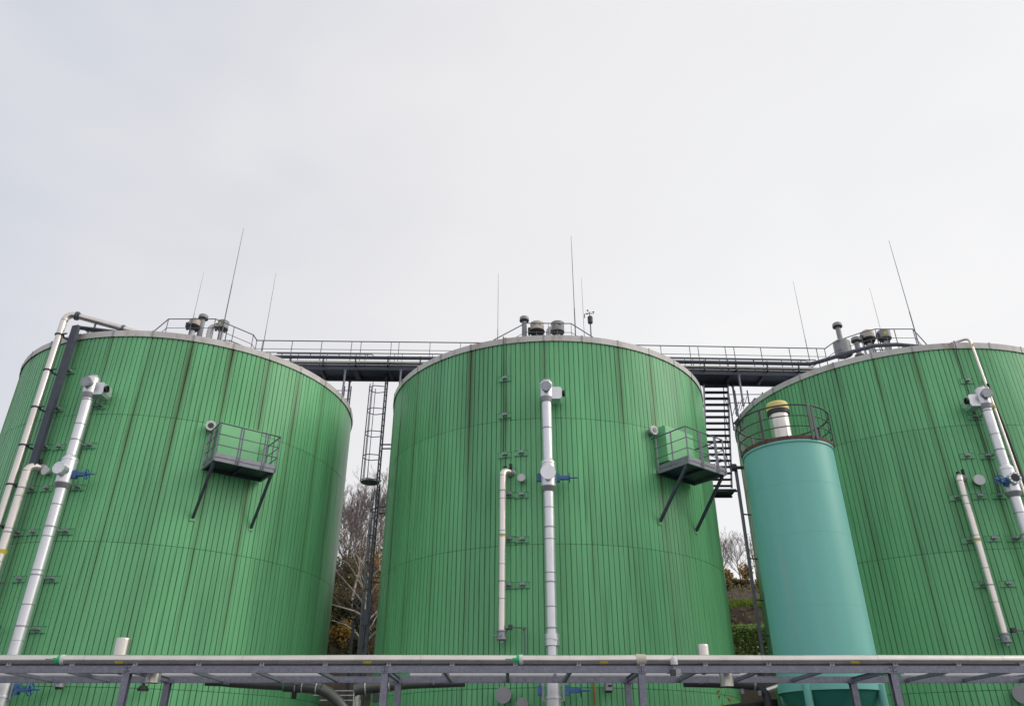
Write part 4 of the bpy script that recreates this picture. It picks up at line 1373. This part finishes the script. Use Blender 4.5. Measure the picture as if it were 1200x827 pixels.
# upright stubs standing behind / hanging through the rack
for x, y, z0, z1, r, mat, lab in (
        (-8.58, 17.9, 3.56, 4.20, .155, 'stainless', 'silver pipe stub standing behind the rack pipe at left'),
        (4.20, 17.9, 3.56, 4.07, .125, 'stainless', 'silver pipe stub standing behind the rack pipe at right'),
        (-7.67, 17.7, 3.27, 3.62, .15, 'stainless', 'silver pipe end hanging below the rack by the left post'),
        (4.58, 17.7, 3.20, 3.62, .14, 'stainless', 'silver pipe end hanging below the rack at right'),
        (3.33, 16.93, 3.36, 3.44, .07, 'white_paint', 'small white dome lamp on the rack right of the coupling')):
    if 'lamp' in lab:
        t = thing('dome_lamp', (x, y, 3.40), lab, 'lamp')
        b = MB(); b.lathe(Vector((x, y - .075, 3.56)), U, [(-.02, 0), (-.02, .075), (.05, .075), (.10, .06), (.14, .03), (.15, 0)], 18); b.build('dome', 'white_paint', t)
        b = MB(); b.cyl((x, y - .075, 3.70), (x, y - .075, 3.76), .006, 6); b.build('spike', 'dark_grey', t)
        b = MB(); b.box((x - .04, y - .06, 3.39), (.1, .1, .12)); b.build('driver_box', 'dark_grey', t)
        b = MB(); b.box((x + .06, y - .06, 3.41), (.12, .1, .10)); b.build('terminal_box', 'galv_light', t)
        b = MB(); b.bar((x, y - .03, 3.36), (x, y - .03, 3.56), .05, .02, (0, 1, 0)); b.build('bracket', 'galv_light', t)
        continue
    t = thing('pipe_stub', (x, y, z0), lab, 'pipe', 'upright pipe stubs on the rack')
    b = MB(); b.lathe(Vector((x, y, 0)), U, [(z0, r - .012), (z0, r), (z1 - .03, r), (z1 - .01, r - .006), (z1, r - .02), (z1 + .008, 0)], 28); b.build('tube', mat, t)
    b = MB(); b.lathe(Vector((x, y, 0)), U, [(z0 + .012, r - .02), (z0 + .012, 0)], 28); b.build('inner_face', 'dark_grey', t)
    b = MB(); b.box((x, y + r + .05, ZB0 + .10), (.08, .12, .05)); b.bar((x - .8, y + r + .10, ZB0 + .115), (x + .8, y + r + .10, ZB0 + .115), .05, .04); b.build('mount', 'galv', t)

# ------------------------------------------------------------------ lower pipework behind the rack
t = thing('elbow_pipe', (-4.1, 20.6, 0), 'grey insulated pipe bending down below the rack at left', 'pipe')
b = MB(); b.tube([(-7.6, 20.6, 3.54), (-7.2, 20.6, 3.53)], .08, 12); b.build('reducer', 'pipe_green', t)
pts = [(-7.2, 20.6, 3.53), (-6.9, 20.6, 3.52), (-5.62, 20.6, 3.46), (-4.95, 20.6, 3.42), (-4.72, 20.6, 3.38), (-4.5, 20.6, 3.28), (-4.3, 20.6, 3.12), (-4.1, 20.6, 2.92), (-4.02, 20.6, 2.6), (-4.0, 20.6, 0.0)]
b = MB(); b.tube(pts[:3], [.08, .10, .11], 20); b.build('pipe_section', 'pipe_green', t)
b = MB(); b.tube(pts[2:5], .135, 20); b.build('jacket_section', 'pipe_green', t)
b = MB(); b.tube(pts[4:], .138, 20); b.build('elbow', 'pipe_green', t)
b = MB()
for x, z in ((-5.35, 3.448), (-5.18, 3.437), (-4.83, 3.40)):
    b.lathe(Vector((x, 20.6, z)), Vector((1, 0, -.06)).normalized(), [(-.012, .134), (-.012, .139), (.012, .139), (.012, .134)], 20)
b.build('band', 'white_paint', t)
b = MB(); b.lathe(Vector((-5.62, 20.6, 3.46)), Vector((1, 0, -.05)).normalized(), [(-.03, .11), (-.03, .14), (.0, .14), (.0, .11)], 20); b.build('green_band', 'sign_green', t)
b = MB(); b.box((-5.37, 20.6, 3.24), (.10, .1, .14)); b.build('drain_cock', 'black', t)
for x in (-7.0, -5.3):
    b = MB(); b.bar((x, 19.18, 3.50), (x, 20.6, 3.50), .06, .06); b.build('rack_arm', 'galv', t)
t = thing('elbow_pipe', (-3.9, 21.2, 0), 'grey insulated pipe bending down below the rack near second post', 'pipe')
pts = [(-1.2, 21.2, 3.58), (-2.6, 21.2, 3.55), (-3.15, 21.2, 3.53), (-3.55, 21.2, 3.49), (-3.85, 21.2, 3.44), (-4.0, 21.2, 3.40)]
b = MB(); b.tube(pts, [.09, .11, .15, .155, .155, .15], 20); b.build('jacket_section', 'pipe_green', t)
b = MB()
for x, z in ((-3.12, 3.53), (-3.30, 3.515), (-3.72, 3.46)):
    b.lathe(Vector((x, 21.2, z)), Vector((1, 0, .1)).normalized(), [(-.012, .152), (-.012, .162), (.012, .162), (.012, .152)], 20)
b.build('band', 'white_paint', t)
b = MB(); b.tube([(-3.86, 21.2, 3.40), (-3.92, 21.2, 3.2), (-3.93, 21.2, 0)], .07, 14); b.build('down_leg', 'stainless', t)
b = MB(); b.bar((-2.0, 19.18, 3.52), (-2.0, 21.2, 3.55), .06, .06); b.build('rack_arm', 'galv', t)
b = MB(); b.box((-3.45, 21.2, 3.23), (.14, .14, .2)); b.build('motor', 'dark_grey', t)
for i, z in enumerate((3.62, 3.50, 3.37)):
    t = tag(MB().tube([(-5.9 + i * .2, 24.0, z), (-4.55 + i * .1, 24.0, z), (-4.4 + i * .1, 24.0, 0)], .022, 8).build('small_line', 'galv_light', loc=(-4.4 + i * .1, 24, 0)),
            ('topmost', 'middle', 'lowest')[i] + ' of three thin pale pipes in the gap below the rack', 'pipe', 'thin pipes in the gap')
t = thing('elbow_pipe', (6.8, 22, 0), 'dark pipe cluster with elbow below the rack beside the silo', 'pipe')
b = MB(); b.tube([(4.6, 22.3, 3.70), (5.77, 22.1, 3.66), (6.40, 22, 3.60)], .125, 18); b.build('jacket_section', 'dark_grey', t)
b = MB(); b.tube([(6.40, 22.0, 3.60), (6.55, 22, 3.54), (6.68, 22, 3.40), (6.72, 22, 3.1), (6.72, 22, 0)], .11, 16); b.build('elbow', 'dark_grey', t)
b = MB(); b.cyl((6.70, 22, 3.46), (7.12, 21.9, 3.58), .07, 14); b.build('branch', 'stainless', t)
b = MB(); b.lathe(Vector((6.40, 22, 3.60)), Vector((1, 0, -.1)).normalized(), [(-.02, .12), (-.02, .15), (.03, .15), (.03, .12)], 18)
for x, z in ((6.05, 3.44), (6.5, 3.40)):
    b.lathe(Vector((x, 21.9, z)), U, [(-.06, 0), (-.06, .05), (.05, .06), (.07, 0)], 12)
b.build('flange', 'galv_light', t)
b = MB(); b.tube([(5.5, 22.6, 3.0), (6.3, 22.5, 3.1), (7.0, 22.4, 3.2), (7.0, 22.4, 0)], .13, 14); b.build('rear_pipe', 'black', t)
b = MB(); b.bar((5.0, 19.18, 3.52), (5.0, 22.2, 3.66), .06, .06); b.build('rack_arm', 'galv', t)


# ------------------------------------------------------------------ trees and shrubs behind
def bare_tree(name, x, y, h_, seed, trunk_mat, twig_mat, label, lean=(0, 0), spread=.55, levels=5, trunk_r=.14, leaves=None, group='bare trees on the hillside', zb=None, arcs=()):
    rnd = random.Random(seed)
    z0 = (hill_z(x, y) if zb is None else zb) - .15
    t = thing(name, (x, y, z0), label, 'tree', group)
    tr, limb, tw = MB(), MB(), MB()
    tips = []

    def grow(p, d, L, r, lv):
        n_ = 5 if lv < 2 else 3
        pts, rs = [p.copy()], [r]
        q = p.copy(); dd = d.copy()
        seg = 6 if lv == 0 else 4
        kids = []
        for i in range(seg):
            dd = (dd + Vector((rnd.uniform(-1, 1), rnd.uniform(-1, 1), rnd.uniform(-.4, .9))) * (.09 if lv == 0 else .16)).normalized()
            q = q + dd * L / seg
            rr3 = r * (1 - .72 * (i + 1) / seg)
            pts.append(q.copy()); rs.append(max(.006, rr3))
            if lv == 0 and i < 1:
                continue
            if lv < levels:
                for _ in range(2 if lv else rnd.choice((2, 3))):
                    kids.append((q.copy(), dd.copy(), rr3, (i + 1) / seg))
        (tr if lv == 0 else limb if lv == 1 else tw).tube(pts, rs, 8 if lv == 0 else 5 if lv == 1 else 3, caps=False)
        if lv >= levels - 1:
            tips.append(q)
        for kp, kd, kr, f in kids:
            if lv > 1 and rnd.random() < .38:
                continue
            az = rnd.uniform(0, 2 * pi)
            side = Vector((cos(az), sin(az), 0))
            nd = (kd * (1 - spread) + side * spread + Vector((0, 0, .22))).normalized()
            grow(kp, nd, L * rnd.uniform(.42, .66) * (1.15 - .35 * f), max(.007, kr * .55), lv + 1)

    grow(Vector((x, y, z0)), Vector((lean[0], lean[1], 1)).normalized(), h_ * .72, trunk_r, 0)
    for arc in arcs:
        limb.tube(arc, [.055 - .045 * i / (len(arc) - 1) for i in range(len(arc))], 6, caps=False)
        for i in range(1, len(arc)):
            for _ in range(2):
                d_ = (Vector(arc[i]) - Vector(arc[i - 1])).normalized() + Vector((rnd.uniform(-.6, .6), rnd.uniform(-.6, .6), rnd.uniform(-.2, 1.0)))
                grow(Vector(arc[i]), d_.normalized(), rnd.uniform(.7, 1.4), .016, levels - 1)
    tr.build('trunk', trunk_mat, t)
    c = limb.build('limbs', trunk_mat, t)
    tw.build('crown', twig_mat, t)
    if leaves:
        lf = MB()
        for p in tips:
            if rnd.random() < leaves[1]:
                for _ in range(3):
                    c_ = p + Vector((rnd.gauss(0, .18), rnd.gauss(0, .18), rnd.gauss(0, .18)))
                    leaf(lf, c_, leaves[2], rnd)
        if lf.f:
            lf.build('leaves', leaves[0], t)
    return t


def leaf(m, c, s, rnd):
    a = Vector((rnd.uniform(-1, 1), rnd.uniform(-1, 1), rnd.uniform(-1, 1))).normalized() * s
    b_ = a.orthogonal().normalized() * s * .6
    m.quad([c - a, c + b_, c + a, c - b_])


def shrub(name, x, y, w, d, hgt, cnt, mat, seed, label, s=.13, cat='shrub', group='shrubs on the hillside', zb=None, box=False, extra=None):
    rnd = random.Random(seed)
    z0 = (hill_z(x, y) if zb is None else zb) - .1
    t = thing(name, (x, y, z0), label, cat, group)
    lf = MB()
    lobes = [(rnd.uniform(-.55, .55) * w, rnd.uniform(-.5, .5) * d, rnd.uniform(.35, .75) * hgt, rnd.uniform(.25, .42)) for _ in range(9)]
    for i in range(cnt):
        if box:
            p = Vector((x + rnd.uniform(-w, w), y + rnd.uniform(-d, d), z0 + hgt * (1 - rnd.random() ** 2 * 1.0) + rnd.gauss(0, .07) + .12 * sin(x * 3 + rnd.random())))
        else:
            lx_, ly_, lz, lr = rnd.choice(lobes)
            v = Vector((rnd.gauss(0, 1), rnd.gauss(0, 1), rnd.gauss(0, 1))).normalized() * (rnd.random() ** .4)
            p = Vector((x + lx_ + v.x * lr * w, y + ly_ + v.y * lr * d, z0 + max(.05, lz + v.z * lr * hgt)))
        leaf(lf, p, s * rnd.uniform(.6, 1.3), rnd)
    lf.build('foliage', mat, t)
    st = MB()
    for i in range(7):
        az = rnd.uniform(0, 6.28)
        e = Vector((x + cos(az) * w * .5, y + sin(az) * d * .5, z0 + hgt * rnd.uniform(.6, .95)))
        st.tube([(x + rnd.uniform(-.1, .1), y, z0), (x + cos(az) * w * .2, y + sin(az) * d * .2, z0 + hgt * .35), e], [.04, .025, .008], 4, caps=False)
    st.build('stems', 'bark_brown', t)
    if extra:
        fl = MB()
        for i in range(extra[1]):
            p = Vector((x + rnd.uniform(-.6, .6) * w, y - d * rnd.uniform(.5, 1), z0 + hgt * rnd.uniform(.4, 1)))
            leaf(fl, p, extra[2], rnd)
        fl.build('blossoms', extra[0], t)
    return t


# gap between left and middle tank
ARCS = [[(-7.8, 42.6, 9.9), (-8.15, 42.5, 10.3), (-8.6, 42.4, 11.0), (-9.0, 42.3, 11.5), (-9.6, 42.2, 11.75), (-10.1, 42.1, 11.6)],
        [(-7.8, 42.6, 8.7), (-8.4, 42.5, 9.0), (-9.0, 42.4, 9.15), (-9.6, 42.3, 9.3), (-10.0, 42.2, 9.2), (-10.3, 42.2, 8.9)],
        [(-7.8, 42.6, 7.4), (-8.2, 42.5, 7.9), (-8.8, 42.4, 8.3), (-9.5, 42.3, 8.5), (-10.2, 42.2, 8.6)],
        [(-7.8, 42.6, 10.8), (-8.2, 42.5, 11.5), (-8.7, 42.4, 12.1), (-9.3, 42.3, 12.5), (-9.9, 42.2, 12.6)],
        [(-7.8, 42.6, 9.4), (-8.05, 42.4, 10.2), (-8.35, 42.3, 11.0), (-8.3, 42.2, 11.8), (-8.5, 42.2, 12.8)]]
bare_tree('birch_tree', -7.75, 42.6, 8.6, 11, 'bark_white', 'twig', 'white barked birch tree between the left and middle tanks', (-.04, 0), .62, 4, .15, zb=5.4, arcs=ARCS)
bare_tree('bare_tree', -9.4, 46.5, 7.0, 5, 'bark_white', 'twig', 'slim pale bare tree left of the birch in the gap', (.02, 0), .42, 4, .08)
bare_tree('bare_tree', -10.6, 49.5, 6.9, 23, 'bark_brown', 'twig', 'brown bare tree beside the left tank\'s right edge', (.03, 0), .40, 4, .08)
bare_tree('bare_tree', -8.6, 51.0, 6.8, 31, 'bark_white', 'twig', 'pale bare tree behind the birch in the gap', (0, 0), .40, 4, .08)
shr = [(-10.6, 47.6, 1.5, 1.2, 3.4, 'leaf_olive', 'olive brown shrub beside the left tank\'s edge'), (-9.0, 48.6, 1.6, 1.2, 3.2, 'leaf_ochre', 'rusty shrub behind the birch trunk'),
       (-7.9, 47.4, 1.3, 1.1, 2.6, 'leaf_olive', 'olive shrub right of the birch trunk'), (-9.6, 44.6, 1.2, .9, 1.7, 'leaf_ochre', 'yellowing low shrub at the foot of the gap'),
       (-10.4, 43.0, 1.0, .9, 2.0, 'leaf_dark', 'dark green low shrub beside the left tank'), (-8.3, 43.6, .9, .8, 1.7, 'leaf_olive', 'low brown shrub at the birch\'s foot'),
       (-9.9, 45.3, .9, .8, 2.6, 'leaf_olive', 'olive shrub on the bank left of the birch'), (-8.9, 44.9, .9, .7, 2.3, 'leaf_dark', 'dark shrub on the bank behind the birch\'s lower branches'),
       (-8.1, 45.6, .9, .8, 2.7, 'leaf_ochre', 'rusty shrub on the bank right behind the birch trunk'),
       (-9.8, 52.5, 2.2, 1.6, 3.2, 'leaf_olive', 'far brown shrub high behind the gap')]
for i, (x, y, w, d, hg, m_, lab) in enumerate(shr):
    shrub('shrub', x, y, w, d, hg, 2000, m_, 50 + i, lab, .085)
# gap between middle tank and silo
shrub('hedge', 13.2, 42.2, 2.6, .6, 2.15, 11000, 'leaf_green', 71, 'green clipped hedge between the middle tank and the silo', .07, 'hedge', None, box=True, extra=('petal_white', 26, .07))
shrub('shrub', 15.6, 56.5, .6, .6, 1.2, 450, 'leaf_ochre', 72, 'orange autumn shrub at the top of the bank', .10)
shrub('shrub', 15.9, 55.0, 1.4, 1.0, .8, 900, 'leaf_olive', 73, 'olive shrub right on the upper bank', .10)
shrub('shrub', 13.8, 52.0, 1.4, .9, 1.3, 1400, 'leaf_olive', 74, 'olive shrub left on the upper bank beside the middle tank', .09)
shrub('shrub', 16.0, 51.0, .5, .5, 1.0, 300, 'leaf_ochre', 75, 'small orange shrub low on the upper bank', .09)
shrub('shrub', 17.6, 58.5, .8, .8, 1.7, 600, 'leaf_ochre', 76, 'tall yellow shrub on the hilltop beside the silo', .10)
bare_tree('bare_tree', 16.6, 61.0, 3.7, 41, 'bark_brown', 'twig', 'bare tree on the hilltop nearest the middle tank', (0, 0), .42, 3, .06)
bare_tree('bare_tree', 17.8, 60.6, 3.9, 43, 'bark_brown', 'twig', 'bare tree in the middle of the hilltop gap', (0, 0), .42, 3, .06)
bare_tree('bare_tree', 18.9, 60.2, 3.7, 47, 'bark_brown', 'twig', 'bare tree on the hilltop nearest the silo', (0, 0), .42, 3, .06, leaves=('leaf_ochre', .06, .09))
# grass lip along the top of the bank
gm = MB()
rnd = random.Random(9)
for i in range(9000):
    x = rnd.uniform(8, 26); y = rnd.uniform(46.0, 47.1); z = hill_z(x, y)
    hh = rnd.uniform(.12, .34); a = rnd.uniform(0, 6.28)
    dx, dy = cos(a) * .03, sin(a) * .03
    gm.quad([(x - dx, y - dy, z - .05), (x + dx, y + dy, z - .05), (x + rnd.uniform(-.08, .08), y + rnd.uniform(-.1, .05), z + hh)])
o = gm.build('bank_grass', 'grass'); o['kind'] = 'stuff'; tag(o, 'bright green grass along the top of the bank', 'grass')
# rough brush on the slopes
gm = MB()
for i in range(14000):
    x = rnd.uniform(-16, 26); y = rnd.choice((rnd.uniform(43.4, 46.0), rnd.uniform(47.2, 60))); z = hill_z(x, y)
    leaf(gm, Vector((x, y, z + rnd.uniform(0, .3))), rnd.uniform(.05, .13), rnd)
o = gm.build('slope_brush', 'leaf_olive'); o['kind'] = 'stuff'; tag(o, 'brown withered brush covering the slopes', 'brush')
t = thing('shed', (15.6, 62.5, 14.3), 'dark flat roofed shed on the hilltop beside the middle tank', 'shed')
b = MB(); b.box((15.6, 62.5, 14.3), (2.6, 2.2, 1.2)); b.build('wall', 'bark_brown', t)
b = MB(); b.box((15.6, 62.5, 14.96), (3.0, 2.6, .12)); b.build('roof', 'dark_grey', t)
b = MB(); b.box((15.2, 61.39, 14.35), (.7, .04, .9)); b.build('door', 'core_dark', t)
# two small flowering plants in the gaps under the rack
shrub('flowering_plant', -4.03, 20.3, .28, .25, 2.95, 500, 'leaf_green', 81, 'yellow flowering plant under the elbow pipe at left', .045, 'plant', None, zb=.1, extra=('petal_yellow', 40, .035))
shrub('flowering_plant', 6.1, 23.2, .5, .3, 3.35, 900, 'leaf_ochre', 82, 'orange leaved plant under the dark pipes beside the silo', .06, 'plant', None, zb=.1, extra=('petal_yellow', 30, .04))
